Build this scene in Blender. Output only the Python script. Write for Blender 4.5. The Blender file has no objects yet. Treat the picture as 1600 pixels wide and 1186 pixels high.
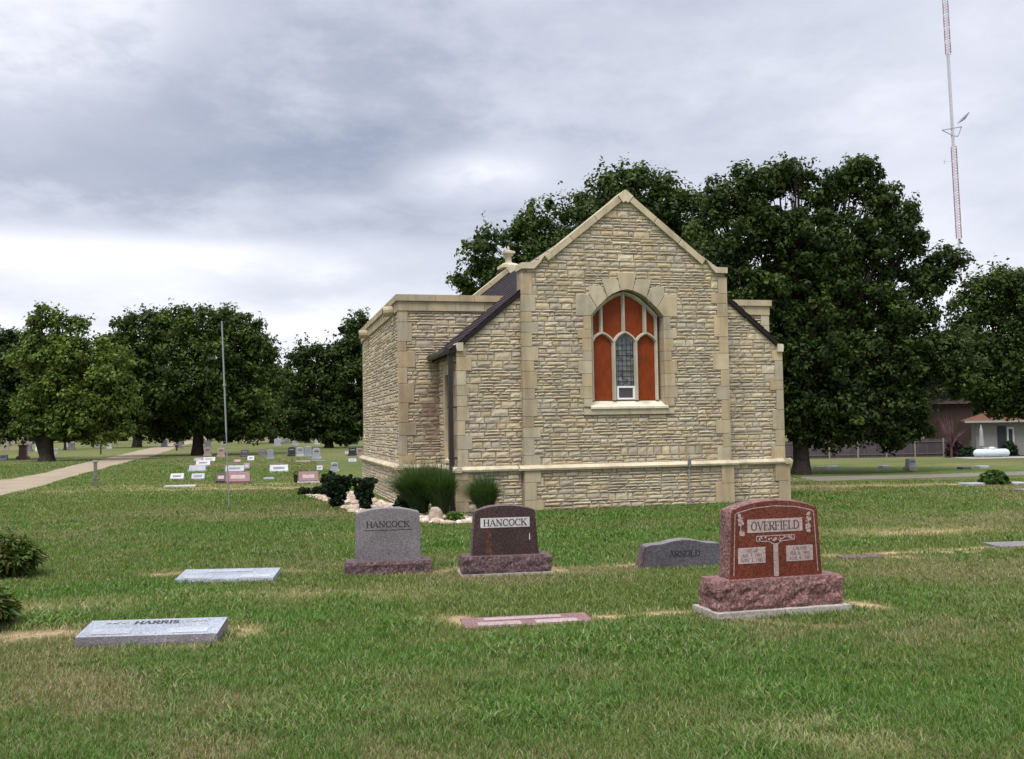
import bpy, bmesh, math, random
import numpy as np
from mathutils import Vector, Matrix, noise as mnoise

R = math.radians
random.seed(7)
rng = np.random.default_rng(7)
S = bpy.context.scene

# ------------------------------------------------------------------ camera
EYE, FOC, PITCH, ROLL = 1.6, 1556.2, 0.0465, 0.0168
cam_d = bpy.data.cameras.new('camera')
cam = bpy.data.objects.new('camera', cam_d)
S.collection.objects.link(cam)
cam_d.sensor_width = 36.0
cam_d.lens = 36.0 * FOC / 1600
cam_d.clip_start = 0.1
cam_d.clip_end = 4000
_f = Vector((0, math.cos(PITCH), math.sin(PITCH)))
_u = Vector((0, -math.sin(PITCH), math.cos(PITCH)))
_r = Vector((1, 0, 0))
_r2 = _r * math.cos(ROLL) - _u * math.sin(ROLL)
_u2 = _r * math.sin(ROLL) + _u * math.cos(ROLL)
M = Matrix((_r2, _u2, -_f)).transposed().to_4x4()
M.translation = (0, 0, EYE)
cam.matrix_world = M
S.camera = cam


def ray(px, py):
    return (_r2 * (px - 800) + _u2 * (593 - py) + _f * FOC).normalized()


def at(px, py, z=0.0):
    """point of the level z seen at a pixel of the photograph"""
    d = ray(px, py)
    t = (z - EYE) / d.z
    return Vector((d.x * t, d.y * t, z))


def P(px, py, Y):
    """point at distance Y seen at a pixel"""
    d = ray(px, py)
    t = Y / d.y
    return Vector((d.x * t, Y, EYE + d.z * t))


# ------------------------------------------------------------------ world, sun, exposure
SUN_EL, SUN_AZ = 62.0, 200.0      # azimuth measured clockwise from +Y: behind the camera, a little left
W = bpy.data.worlds.new('World')
S.world = W
W.use_nodes = True
nt = W.node_tree
N, L = nt.nodes, nt.links
N.clear()
out = N.new('ShaderNodeOutputWorld')
sky = N.new('ShaderNodeTexSky')
sky.sky_type = 'NISHITA'
sky.sun_disc = False
sky.sun_elevation = R(SUN_EL)
sky.sun_rotation = R(SUN_AZ)
sky.dust_density = 2.0
bg1 = N.new('ShaderNodeBackground')
bg1.inputs['Strength'].default_value = 0.10
L.new(sky.outputs[0], bg1.inputs[0])
tc = N.new('ShaderNodeTexCoord')


def vmath(op, a, b=None):
    n = N.new('ShaderNodeVectorMath'); n.operation = op
    for i, v in enumerate((a, b)):
        if v is None: continue
        if isinstance(v, (tuple, list, Vector)): n.inputs[i].default_value = v
        else: L.new(v, n.inputs[i])
    return n


def fmath(op, a, b=None, clamp=False):
    n = N.new('ShaderNodeMath'); n.operation = op; n.use_clamp = clamp
    for i, v in enumerate((a, b)):
        if v is None: continue
        if isinstance(v, (int, float)): n.inputs[i].default_value = v
        else: L.new(v, n.inputs[i])
    return n.outputs[0]


sep = N.new('ShaderNodeSeparateXYZ')
L.new(tc.outputs['Generated'], sep.inputs[0])
zc = fmath('ADD', fmath('MAXIMUM', sep.outputs[2], 0.0), 0.16)
cmb = N.new('ShaderNodeCombineXYZ')
L.new(fmath('DIVIDE', sep.outputs[0], zc), cmb.inputs[0])
L.new(fmath('MULTIPLY', fmath('DIVIDE', sep.outputs[1], zc), 0.9), cmb.inputs[1])


def wnoise(scale, detail, rough, off):
    n = N.new('ShaderNodeTexNoise')
    n.inputs['Scale'].default_value = scale
    n.inputs['Detail'].default_value = detail
    n.inputs['Roughness'].default_value = rough
    v = vmath('ADD', cmb.outputs[0], off)
    L.new(v.outputs[0], n.inputs['Vector'])
    return n.outputs['Fac']


n1 = wnoise(0.9, 6, 0.52, (3.1, 1.7, 0.0))
n2 = wnoise(2.6, 8, 0.60, (9.3, 4.2, 2.0))
val = fmath('ADD', fmath('MULTIPLY', fmath('SUBTRACT', n1, 0.5), 0.95), fmath('MULTIPLY', fmath('SUBTRACT', n2, 0.5), 0.60))
# cloud masses and breaks, placed by their direction in the sky
wob = fmath('MULTIPLY', fmath('SUBTRACT', n2, 0.5), 3.0)
LOBES = [((745, 262), 0.080, 0.026, 0.34), ((690, 285), 0.07, 0.020, 0.24), ((800, 275), 0.06, 0.02, 0.14), ((560, 320), 0.09, 0.016, 0.14), ((60, 395), 0.28, 0.026, 0.30), ((420, 400), 0.16, 0.020, 0.14),
         ((230, 210), 0.34, 0.08, -0.24), ((120, 335), 0.20, 0.022, -0.10), ((560, 150), 0.22, 0.08, -0.14),
         ((20, 30), 0.16, 0.09, 0.45), ((900, 60), 0.30, 0.06, -0.10), ((1300, 140), 0.20, 0.05, -0.06),
         ((1580, 20), 0.10, 0.05, 0.22), ((1180, 30), 0.16, 0.03, 0.06), ((1500, 330), 0.14, 0.05, 0.10), ((1000, 330), 0.3, 0.05, 0.06)]
for (px, py), rx, rz, amp in LOBES:
    c = ray(px, py)
    d = vmath('MULTIPLY', vmath('SUBTRACT', tc.outputs['Generated'], c).outputs[0], (1 / rx, 0.8, 1 / rz))
    ln = vmath('LENGTH', d.outputs[0]).outputs['Value']
    g = fmath('SUBTRACT', 1.35, fmath('ADD', ln, wob), clamp=True)
    g = fmath('MULTIPLY', fmath('MULTIPLY', g, g), amp * 0.8)
    val = fmath('ADD', val, g)
# paler air low down, brighter overhead as an overcast sky is
low = N.new('ShaderNodeMapRange'); low.interpolation_type = 'SMOOTHSTEP'
L.new(sep.outputs[2], low.inputs[0])
low.inputs[1].default_value = 0.02; low.inputs[2].default_value = 0.26; low.inputs[3].default_value = 0.40; low.inputs[4].default_value = 0.0
val = fmath('ADD', val, low.outputs[0])
val = fmath('ADD', val, 0.50, clamp=True)
ramp = N.new('ShaderNodeValToRGB')
cr = ramp.color_ramp
cr.elements[0].position = 0.0; cr.elements[0].color = (0.325, 0.368, 0.48, 1)
cr.elements[1].position = 1.0; cr.elements[1].color = (0.98, 0.98, 1.0, 1)
for p_, c_ in ((0.28, (0.44, 0.475, 0.575, 1)), (0.55, (0.62, 0.65, 0.745, 1)), (0.8, (0.83, 0.84, 0.93, 1))):
    e_ = cr.elements.new(p_); e_.color = c_
L.new(val, ramp.inputs[0])
zen = N.new('ShaderNodeMapRange'); zen.interpolation_type = 'SMOOTHSTEP'
L.new(sep.outputs[2], zen.inputs[0])
zen.inputs[1].default_value = 0.42; zen.inputs[2].default_value = 0.9; zen.inputs[3].default_value = 0.80; zen.inputs[4].default_value = 2.3
bg2 = N.new('ShaderNodeBackground')
L.new(ramp.outputs[0], bg2.inputs[0])
L.new(zen.outputs[0], bg2.inputs[1])
mixs = N.new('ShaderNodeMixShader')
mixs.inputs[0].default_value = 0.93
L.new(bg1.outputs[0], mixs.inputs[1])
L.new(bg2.outputs[0], mixs.inputs[2])
L.new(mixs.outputs[0], out.inputs[0])

sun_d = bpy.data.lights.new('sun', 'SUN')
sun_d.energy = 2.1
sun_d.angle = R(22)
sun_d.color = (1.0, 0.95, 0.87)
sun = bpy.data.objects.new('sun', sun_d)
S.collection.objects.link(sun)
sd = Vector((math.sin(R(SUN_AZ)) * math.cos(R(SUN_EL)), math.cos(R(SUN_AZ)) * math.cos(R(SUN_EL)), math.sin(R(SUN_EL))))
sun.rotation_euler = sd.to_track_quat('Z', 'Y').to_euler()

S.view_settings.view_transform = 'Standard'
S.view_settings.look = 'None'
S.view_settings.exposure = 0.55
S.view_settings.gamma = 1.0
try: S.view_settings.use_curve_mapping = False
except Exception: pass
S.cycles.max_bounces = 6
S.cycles.diffuse_bounces = 3
S.cycles.transparent_max_bounces = 6

# ------------------------------------------------------------------ helpers: objects, tags
def link(o, parent=None):
    S.collection.objects.link(o)
    if parent is not None: o.parent = parent
    return o


def tag(o, label=None, cat=None, group=None, kind=None):
    if label: o['label'] = label
    if cat: o['category'] = cat
    if group: o['group'] = group
    if kind: o['kind'] = kind
    return o


def thing(name, label, cat, loc=(0, 0, 0), rz=0.0, group=None):
    o = bpy.data.objects.new(name, None)
    o.empty_display_size = 0.3
    link(o)
    o.location = loc
    o.rotation_euler = (0, 0, rz)
    return tag(o, label, cat, group)


class MB:
    def __init__(s):
        s.v = []; s.f = []; s.c = []; s.col = (0.5, 0.5, 0.5)

    def add(s, vs, fs, col=None):
        b = len(s.v)
        s.v += [tuple(q) for q in vs]
        s.f += [tuple(b + i for i in f) for f in fs]
        s.c += [col or s.col] * len(vs)
        return b

    def box(s, a, b, col=None):
        x0, y0, z0 = a; x1, y1, z1 = b
        s.add([(x0, y0, z0), (x1, y0, z0), (x1, y1, z0), (x0, y1, z0), (x0, y0, z1), (x1, y0, z1), (x1, y1, z1), (x0, y1, z1)],
              [(3, 2, 1, 0), (4, 5, 6, 7), (0, 1, 5, 4), (1, 2, 6, 5), (2, 3, 7, 6), (3, 0, 4, 7)], col)

    def prism(s, poly, fn, d0, d1, col=None, cham=0.0):
        """poly in (s,t); fn(s,t,d) -> point; from depth d0 to d1 (d1 the outer face)"""
        n = len(poly)
        rings = [(poly, d0)]
        if cham:
            cx = sum(p[0] for p in poly) / n; cy = sum(p[1] for p in poly) / n
            rings.append((poly, d1 - math.copysign(cham, d1 - d0)))
            ins = []
            for (x, y) in poly:
                l = math.hypot(x - cx, y - cy) or 1
                k = min(0.3, cham * 1.3 / l)
                ins.append((x + (cx - x) * k, y + (cy - y) * k))
            rings.append((ins, d1))
        else:
            rings.append((poly, d1))
        vs = [fn(x, y, d) for (pl, d) in rings for (x, y) in pl]
        fs = [tuple(reversed(range(n)))]
        m = len(rings)
        for k in range(m - 1):
            for i in range(n):
                j = (i + 1) % n
                fs.append((k * n + i, k * n + j, (k + 1) * n + j, (k + 1) * n + i))
        fs.append(tuple((m - 1) * n + i for i in range(n)))
        s.add(vs, fs, col)

    def tube(s, pts, rad, n=8, col=None, cap=True, prof=None):
        pts = [Vector(p) for p in pts]
        m = len(pts)
        if not hasattr(rad, '__len__'): rad = [rad] * m
        vs = []; up0 = None
        for i, p in enumerate(pts):
            t = (pts[min(i + 1, m - 1)] - pts[max(i - 1, 0)]).normalized()
            if up0 is None:
                up0 = Vector((0, 0, 1)) if abs(t.z) < 0.9 else Vector((1, 0, 0))
            a = t.cross(up0)
            if a.length < 1e-4: a = t.cross(Vector((0.3, 1, 0.1)))
            a.normalize(); b = a.cross(t).normalized(); up0 = b
            for k in range(n):
                an = 2 * math.pi * (k + 0.5) / n
                vs.append(p + (a * math.cos(an) + b * math.sin(an)) * rad[i])
        fs = []
        for i in range(m - 1):
            for k in range(n):
                k2 = (k + 1) % n
                fs.append((i * n + k, i * n + k2, (i + 1) * n + k2, (i + 1) * n + k))
        if cap:
            fs.append(tuple(range(n - 1, -1, -1))); fs.append(tuple((m - 1) * n + k for k in range(n)))
        s.add(vs, fs, col)

    def lathe(s, prof, c=(0, 0, 0), n=20, col=None, sq=False):
        vs = []
        for r, z in prof:
            for k in range(n):
                an = 2 * math.pi * (k + 0.5) / n
                rr = r * (math.sqrt(2) if sq and n == 4 else 1)
                vs.append((c[0] + rr * math.cos(an), c[1] + rr * math.sin(an), c[2] + z))
        fs = []
        for i in range(len(prof) - 1):
            for k in range(n):
                k2 = (k + 1) % n
                fs.append((i * n + k, i * n + k2, (i + 1) * n + k2, (i + 1) * n + k))
        fs.append(tuple(range(n - 1, -1, -1))); fs.append(tuple((len(prof) - 1) * n + k for k in range(n)))
        s.add(vs, fs, col)

    def build(s, name, mat, parent=None, smooth=False, vcol=True, fix=True):
        me = bpy.data.meshes.new(name)
        me.from_pydata(s.v, [], s.f)
        if vcol and s.v:
            a = me.color_attributes.new('Col', 'FLOAT_COLOR', 'POINT')
            arr = np.ones((len(s.v), 4), dtype=np.float32)
            arr[:, :3] = np.array(s.c, dtype=np.float32)
            a.data.foreach_set('color', arr.ravel())
        if fix:
            bm = bmesh.new(); bm.from_mesh(me)
            bmesh.ops.recalc_face_normals(bm, faces=bm.faces)
            bm.to_mesh(me); bm.free()
        if smooth:
            me.polygons.foreach_set('use_smooth', [True] * len(me.polygons))
        me.materials.append(mat)
        me.update()
        return link(bpy.data.objects.new(name, me), parent)


def np_mesh(name, verts, faces_flat, fsize, cols, mat, parent=None):
    """fast mesh of equal-sized faces"""
    me = bpy.data.meshes.new(name)
    nv = len(verts); nf = len(faces_flat) // fsize
    me.vertices.add(nv)
    me.vertices.foreach_set('co', np.asarray(verts, dtype=np.float32).ravel())
    me.loops.add(nf * fsize)
    me.loops.foreach_set('vertex_index', np.asarray(faces_flat, dtype=np.int32))
    me.polygons.add(nf)
    me.polygons.foreach_set('loop_start', np.arange(0, nf * fsize, fsize, dtype=np.int32))
    try: me.polygons.foreach_set('loop_total', np.full(nf, fsize, dtype=np.int32))
    except Exception: pass
    a = me.color_attributes.new('Col', 'FLOAT_COLOR', 'POINT')
    arr = np.ones((nv, 4), dtype=np.float32); arr[:, :3] = cols
    a.data.foreach_set('color', arr.ravel())
    me.update(calc_edges=True)
    me.materials.append(mat)
    return link(bpy.data.objects.new(name, me), parent)


# ------------------------------------------------------------------ helpers: materials
def mat_new(name, rough=0.8, spec=0.3, color=(0.5, 0.5, 0.5), metal=0.0):
    m = bpy.data.materials.new(name); m.use_nodes = True
    b = m.node_tree.nodes['Principled BSDF']
    b.inputs['Roughness'].default_value = rough
    b.inputs['Specular IOR Level'].default_value = spec
    b.inputs['Base Color'].default_value = (*color, 1)
    b.inputs['Metallic'].default_value = metal
    return m, m.node_tree.nodes, m.node_tree.links, b


def obj_coord(n, l, scale=(1, 1, 1)):
    t = n.new('ShaderNodeTexCoord'); mp = n.new('ShaderNodeMapping')
    mp.inputs['Scale'].default_value = scale
    l.new(t.outputs['Object'], mp.inputs[0])
    return mp.outputs[0]


def tnoise(n, l, vec, scale, detail=4, rough=0.55):
    t = n.new('ShaderNodeTexNoise')
    t.inputs['Scale'].default_value = scale; t.inputs['Detail'].default_value = detail; t.inputs['Roughness'].default_value = rough
    l.new(vec, t.inputs['Vector'])
    return t.outputs['Fac']


def tramp(n, l, fac, stops):
    r = n.new('ShaderNodeValToRGB'); c = r.color_ramp
    c.elements[0].position, c.elements[0].color = stops[0][0], (*stops[0][1], 1)
    c.elements[1].position, c.elements[1].color = stops[-1][0], (*stops[-1][1], 1)
    for p_, q_ in stops[1:-1]:
        e = c.elements.new(p_); e.color = (*q_, 1)
    l.new(fac, r.inputs[0])
    return r.outputs[0]


def tmix(n, l, fac, a, b, mode='MIX'):
    m = n.new('ShaderNodeMix'); m.data_type = 'RGBA'; m.blend_type = mode
    if isinstance(fac, (int, float)): m.inputs['Factor'].default_value = fac
    else: l.new(fac, m.inputs['Factor'])
    for i, v in ((6, a), (7, b)):
        if isinstance(v, (tuple, list)): m.inputs[i].default_value = (*v, 1)
        else: l.new(v, m.inputs[i])
    return m.outputs[2]


def tbump(n, l, b, h, strength, dist):
    bp = n.new('ShaderNodeBump'); bp.inputs['Strength'].default_value = strength; bp.inputs['Distance'].default_value = dist
    l.new(h, bp.inputs['Height']); l.new(bp.outputs[0], b.inputs['Normal'])


def vcol_mat(name, rough=0.85, spec=0.25, var=(0.75, 1.2), nscale=9.0, bump=(0.4, 0.01), bscale=30.0, stain=None, streak=0.0):
    """base colour from the mesh's own colours, broken up by noise"""
    m, n, l, b = mat_new(name, rough, spec)
    a = n.new('ShaderNodeAttribute'); a.attribute_name = 'Col'
    vec = obj_coord(n, l)
    f = tnoise(n, l, vec, nscale, 6, 0.6)
    r = tramp(n, l, f, [(0.25, (var[0],) * 3), (0.75, (var[1],) * 3)])
    c = tmix(n, l, 1.0, a.outputs['Color'], r, 'MULTIPLY')
    if streak:
        f3 = tnoise(n, l, obj_coord(n, l, (1, 1, 0.14)), 3.2, 6, 0.65)
        c = tmix(n, l, 1.0, c, tramp(n, l, f3, [(0.36, (1 - streak, 1 - streak * 1.02, 1 - streak * 1.05)), (0.56, (1.04,) * 3)]), 'MULTIPLY')
    if stain:
        sc, colr, lo, hi, k = stain
        f2 = tnoise(n, l, obj_coord(n, l, (1, 1, 0.45)), sc, 5, 0.6)
        r2 = tramp(n, l, f2, [(lo, (0, 0, 0)), (hi, (k, k, k))])
        c = tmix(n, l, r2, c, colr)
    l.new(c, b.inputs['Base Color'])
    tbump(n, l, b, tnoise(n, l, vec, bscale, 6, 0.65), *bump)
    return m


def leaf_mat(name, trans=0.3):
    m, n, l, b = mat_new(name, 0.55, 0.35)
    a = n.new('ShaderNodeAttribute'); a.attribute_name = 'Col'
    l.new(a.outputs['Color'], b.inputs['Base Color'])
    b.inputs['Specular IOR Level'].default_value = 0.15
    t = n.new('ShaderNodeBsdfTranslucent')
    cc = tmix(n, l, 1.0, a.outputs['Color'], (1.3, 1.35, 0.6), 'MULTIPLY')
    l.new(cc, t.inputs[0])
    mx = n.new('ShaderNodeMixShader'); mx.inputs[0].default_value = trans
    o = n['Material Output']
    l.new(b.outputs[0], mx.inputs[1]); l.new(t.outputs[0], mx.inputs[2]); l.new(mx.outputs[0], o.inputs[0])
    return m


def granite(name, dark, mid, light, rough=0.35, scale=90.0, bump=None, big=3.0):
    m, n, l, b = mat_new(name, rough, 0.45)
    vec = obj_coord(n, l)
    f1 = tnoise(n, l, vec, scale, 3, 0.8)
    c = tramp(n, l, f1, [(0.36, dark), (0.50, mid), (0.63, light)])
    f2 = tnoise(n, l, vec, big, 5, 0.6)
    c = tmix(n, l, 1.0, c, tramp(n, l, f2, [(0.3, (0.78,) * 3), (0.7, (1.18,) * 3)]), 'MULTIPLY')
    l.new(c, b.inputs['Base Color'])
    if bump: tbump(n, l, b, tnoise(n, l, vec, 35, 8, 0.7), *bump)
    return m


M_stone = vcol_mat('rubble_limestone', 0.92, 0.15, (0.82, 1.15), 11.0, (0.5, 0.012), 30.0, (0.9, (0.26, 0.21, 0.165), 0.54, 0.80, 0.40), .16)
M_ashlar = vcol_mat('dressed_limestone', 0.88, 0.2, (0.85, 1.10), 5.0, (0.35, 0.006), 50.0, (1.6, (0.24, 0.19, 0.13), 0.55, 0.8, 0.4), .26)
M_flat = vcol_mat('painted', 0.6, 0.3, (0.9, 1.08), 6.0, (0.15, 0.004), 40.0)
M_mortar = vcol_mat('mortar', 0.95, 0.1, (0.8, 1.1), 8.0, (0.5, 0.01), 60.0)
M_leaf = leaf_mat('leaves', 0.22)
M_grass = leaf_mat('grass_blades', 0.30)
M_bark = vcol_mat('bark', 0.95, 0.1, (0.55, 1.3), 6.0, (1.0, 0.04), 14.0)
M_metal_dark, n_, l_, b_ = mat_new('dark_brown_metal', 0.45, 0.4, (0.022, 0.016, 0.014))
M_metal_grey, n_, l_, b_ = mat_new('grey_metal', 0.45, 0.5, (0.30, 0.31, 0.32), 0.4)
M_white, n_, l_, b_ = mat_new('white_paint', 0.5, 0.4, (0.72, 0.72, 0.70))

# ------------------------------------------------------------------ ground heights and colours
_tab = rng.random((256, 256)).astype(np.float32)


def vnoise(x, y, sc, ox=0.0, oy=0.0):
    x = np.asarray(x, dtype=np.float64) / sc + ox; y = np.asarray(y, dtype=np.float64) / sc + oy
    xi = np.floor(x).astype(int); yi = np.floor(y).astype(int)
    fx = x - xi; fy = y - yi
    fx = fx * fx * (3 - 2 * fx); fy = fy * fy * (3 - 2 * fy)
    a = _tab[xi & 255, yi & 255]; b = _tab[(xi + 1) & 255, yi & 255]
    c = _tab[xi & 255, (yi + 1) & 255]; d = _tab[(xi + 1) & 255, (yi + 1) & 255]
    return (a * (1 - fx) + b * fx) * (1 - fy) + (c * (1 - fx) + d * fx) * fy


def sst(x, a, b):
    t = np.clip((np.asarray(x, dtype=np.float64) - a) / (b - a), 0, 1)
    return t * t * (3 - 2 * t)


def gz(x, y):
    """height of the ground"""
    drop = -1.6 * sst(y, 28, 88) * sst(x, 0, 16)
    near = (1 - sst(y, 13, 19)) * (0.030 * (vnoise(x, y, 1.7) - 0.5))
    return drop + near


# straw-coloured bare strips round the markers: (x, y, rx, ry, strength)
STRAW = []


def straw(px, py, rx, ry, k=1.0):
    p = at(px, py); STRAW.append((p.x, p.y, rx, ry, k))


for a_ in [(60, 1000, .40, .22, .9), (5, 996, .5, .2, .8), (375, 988, .30, .26, 1), (235, 1010, .7, .07, .35), (258, 897, .22, .22, .8), (450, 895, .40, .18, .6),
           (695, 975, .22, .16, 1.1), (960, 966, .28, .10, 1.1), (830, 985, .6, .05, .4), (1070, 960, .26, .13, 1.2), (1350, 952, .14, .2, 1.2), (1230, 972, .6, .05, .4),
           (700, 893, .5, .10, .9), (880, 888, .30, .22, 1), (600, 898, .6, .07, .4), (985, 882, .40, .16, .9), (1080, 888, .7, .05, .6), (1310, 871, .25, .12, 1),
           (1370, 871, .45, .09, 1.3), (1440, 864, .6, .11, 1.6), (1505, 858, .35, .10, 1.3), (1580, 854, .3, .06, .5), (1215, 1140, .35, .12, .38), (1290, 1165, .45, .13, .3), (1500, 832, 1.2, .25, .4), (520, 755, 8, .5, .5), (430, 763, 7, .4, .6),
           (300, 762, 4, .3, .5), (1480, 757, 5, .5, .7), (1420, 830, 1.5, .5, .5), (1290, 760, 4, .5, .4), (60, 950, 1.2, .4, .25), (480, 930, 1.4, .5, .25)]:
    straw(*a_)


def ground_fields(x, y):
    """dryness 0..1, straw 0..1, lushness 0..1"""
    wx = x + 0.5 * (vnoise(x, y, 0.6, 5, 2) - .5); wy = y + 0.5 * (vnoise(x, y, 0.6, 9, 7) - .5)
    far = np.clip(y / 22.0, 0.6, 4)
    n = 0.5 * vnoise(wx, wy * 1.5, 2.3) + 0.3 * vnoise(wx, wy * 1.5, 0.7, 11, 3) + 0.2 * vnoise(wx, wy, 0.22, 2, 8)
    n2 = vnoise(wx, wy * 2.2, 6.0, 20, 31)
    dry = sst(0.62 * n + 0.38 * n2, 0.44, 0.70)
    st = np.zeros_like(dry)
    for (sx, sy, rx, ry, k) in STRAW:
        q = ((wx - sx) / rx) ** 2 + ((wy - sy) / ry) ** 2
        st = np.maximum(st, k * np.exp(-q * 1.3))
    st = np.clip(st * (0.25 + 1.0 * vnoise(x, y, 0.09, 4, 4) + .7 * vnoise(x, y, .24, 14, 4)), 0, 1)
    lush = sst(vnoise(wx, wy * 1.3, 1.9, 40, 12) * .6 + vnoise(x, y, .5, 3, 30) * .4, 0.48, 0.75)
    # the greener tongues of lawn beside the chapel and along the foreground
    for (px, py, rx, ry, k) in ((330, 830, 3.2, 1.6, .8), (760, 850, 3.4, 1.2, .9), (980, 830, 3, .8, .9), (1230, 1050, 1.6, .6, .8), (700, 1140, 1.4, .5, .7), (1500, 940, 2.0, 1.2, .7), (100, 1150, .8, .4, .8)):
        p = at(px, py)
        lush = np.maximum(lush, k * np.exp(-(((wx - p.x) / rx) ** 2 + ((wy - p.y) / ry) ** 2)))
    return np.clip(dry * (1 - 0.7 * lush), 0, 1), st, lush


C_green = np.array((0.094, 0.128, 0.036)); C_lush = np.array((0.068, 0.128, 0.026))
C_dry = np.array((0.172, 0.152, 0.085)); C_straw = np.array((0.47, 0.365, 0.235)); C_soil = np.array((0.10, 0.068, 0.04))


def ground_color(x, y, straw_gain=1.0):
    dry, st, lush = ground_fields(x, y)
    c = C_green + (C_lush - C_green) * lush[:, None]
    c = c + (C_dry - c) * (0.55 * dry)[:, None]
    c = c + (C_straw - c) * np.clip(st * straw_gain, 0, 1)[:, None]
    return c, dry, st, lush


# ground sheet: fine near the camera, coarse to the horizon
ys = [-30, -10, 0, 2, 3]
y_ = 3.0
while y_ < 40: y_ += 0.045 * max(1, y_ / 6.0); ys.append(y_)
while y_ < 110: y_ += 1.2; ys.append(y_)
while y_ < 2500: y_ *= 1.25; ys.append(y_)
us = np.concatenate([[-40, -12, -6, -3, -1.6, -1.1], np.linspace(-0.8, 0.8, 380), [1.1, 1.6, 3, 6, 12, 40]])
ys = np.array(ys)
GX = us[None, :] * (np.maximum(ys, 4) + 1.0)[:, None]; GY = np.repeat(ys[:, None], len(us), 1)
gx, gy = GX.ravel(), GY.ravel()
gcol, *_ = ground_color(gx, gy)
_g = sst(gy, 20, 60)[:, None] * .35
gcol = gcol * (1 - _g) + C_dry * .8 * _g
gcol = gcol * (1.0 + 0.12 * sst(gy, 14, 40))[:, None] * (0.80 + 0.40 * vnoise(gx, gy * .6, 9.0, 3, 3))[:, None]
nu = len(us); ny = len(ys)
i0 = (np.arange(ny - 1)[:, None] * nu + np.arange(nu - 1)[None, :]).ravel()
gf = np.stack([i0, i0 + 1, i0 + nu + 1, i0 + nu], 1).ravel()
m, n, l, b = mat_new('lawn_ground', 0.95, 0.1)
a = n.new('ShaderNodeAttribute'); a.attribute_name = 'Col'
g = n.new('ShaderNodeNewGeometry')
f1 = tnoise(n, l, g.outputs['Position'], 38, 5, 0.7)
f2 = tnoise(n, l, g.outputs['Position'], 5, 6, 0.65)
f3 = tnoise(n, l, g.outputs['Position'], 0.55, 6, 0.6)
c = tmix(n, l, 1.0, a.outputs['Color'], tramp(n, l, f1, [(0.3, (0.50, 0.52, 0.5)), (0.7, (1.35, 1.30, 1.2))]), 'MULTIPLY')
c = tmix(n, l, 1.0, c, tramp(n, l, f2, [(0.3, (0.68, 0.74, 0.7)), (0.7, (1.32, 1.22, 1.2))]), 'MULTIPLY')
c = tmix(n, l, 1.0, c, tramp(n, l, f3, [(0.3, (0.80, 0.90, 0.8)), (0.7, (1.25, 1.10, 1.2))]), 'MULTIPLY')
l.new(c, b.inputs['Base Color'])
tbump(n, l, b, tnoise(n, l, g.outputs['Position'], 22, 8, 0.75), 0.8, 0.05)
tag(np_mesh('lawn', np.stack([gx, gy, gz(gx, gy)], 1), gf, 4, gcol, m), kind='structure')


def sheet(name, pairs, mat, lift=0.004, sub=14):
    """a strip following the ground, its two edges given as matching points"""
    mb = MB(); rows = []
    K = 9
    for i in range(len(pairs) - 1):
        for s_ in range(sub):
            t = s_ / sub
            rows.append((pairs[i][0].lerp(pairs[i + 1][0], t), pairs[i][1].lerp(pairs[i + 1][1], t)))
    rows.append(pairs[-1])
    vs = []
    for j, (A, B) in enumerate(rows):
        w = (B - A).length
        for k in range(K):
            q = A.lerp(B, k / (K - 1))
            if k in (0, K - 1):
                q = q + (B - A).normalized() * (mnoise.noise(Vector((q.x * .8, q.y * .8, 3))) * 0.11 * w)
            vs.append((q.x, q.y, float(gz(q.x, q.y)) + lift + (0.004 if 0 < k < K - 1 else 0)))
    fs = []
    for j in range(len(rows) - 1):
        for k in range(K - 1):
            fs.append((j * K + k, j * K + k + 1, (j + 1) * K + k + 1, (j + 1) * K + k))
    mb.add(vs, fs)
    return tag(mb.build(name, mat), kind='structure')


def gravel_mat(name, c0, c1, c2):
    m, n, l, b = mat_new(name, 0.95, 0.15)
    g = n.new('ShaderNodeNewGeometry')
    f1 = tnoise(n, l, g.outputs['Position'], 14, 6, 0.75); f2 = tnoise(n, l, g.outputs['Position'], 0.8, 5, 0.6)
    c = tramp(n, l, f1, [(0.3, c0), (0.7, c1)])
    c = tmix(n, l, tramp(n, l, f2, [(0.42, (0, 0, 0)), (0.66, (0.6,) * 3)]), c, c2)
    l.new(c, b.inputs['Base Color'])
    tbump(n, l, b, f1, 0.6, 0.03)
    return m


M_road = gravel_mat('gravel_road', (0.22, 0.175, 0.12), (0.38, 0.31, 0.225), (0.20, 0.165, 0.11))
M_path = gravel_mat('gravel_path', (0.15, 0.13, 0.115), (0.25, 0.215, 0.185), (0.13, 0.12, 0.08))


def AT(*q): return [at(*p) for p in q]


ROAD = [(-260, 778), (0, 750), (52, 743), (115, 727), (149, 720), (201, 707.5), (247, 697.5), (278, 699), (238, 712.5), (201, 721.5), (149, 735.5), (112, 745), (57, 762), (0, 775), (-260, 808)]
ue = AT((-260, 778), (0, 750), (52, 743), (115, 727), (149, 720), (201, 707.5), (247, 697.5), (287, 688.5), (322, 682))
le = AT((-260, 808), (0, 775), (57, 762), (112, 745), (149, 735.5), (201, 721.5), (238, 712.5), (278, 699), (330, 685.5))
sheet('gravel_road', list(zip(ue, le)), M_road)
ue = AT((1150, 748), (1230, 745.5), (1386, 743), (1469, 740.5), (1600, 736.5), (1760, 733))
le = AT((1150, 755), (1230, 752.5), (1386, 749), (1469, 746.5), (1600, 742), (1760, 738))
sheet('gravel_path', list(zip(ue, le)), M_path)

# ------------------------------------------------------------------ the chapel
TH, CX, CY = 0.249, 2.2678, 19.3925
A, B_, REC, ZS, ZE = 2.105, 3.353, 0.115, 0.80, 3.17
VS, WL, VR, ZW = 2.09, 4.17, 9.42, 4.335
SL = 0.83                                   # roof slope


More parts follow.
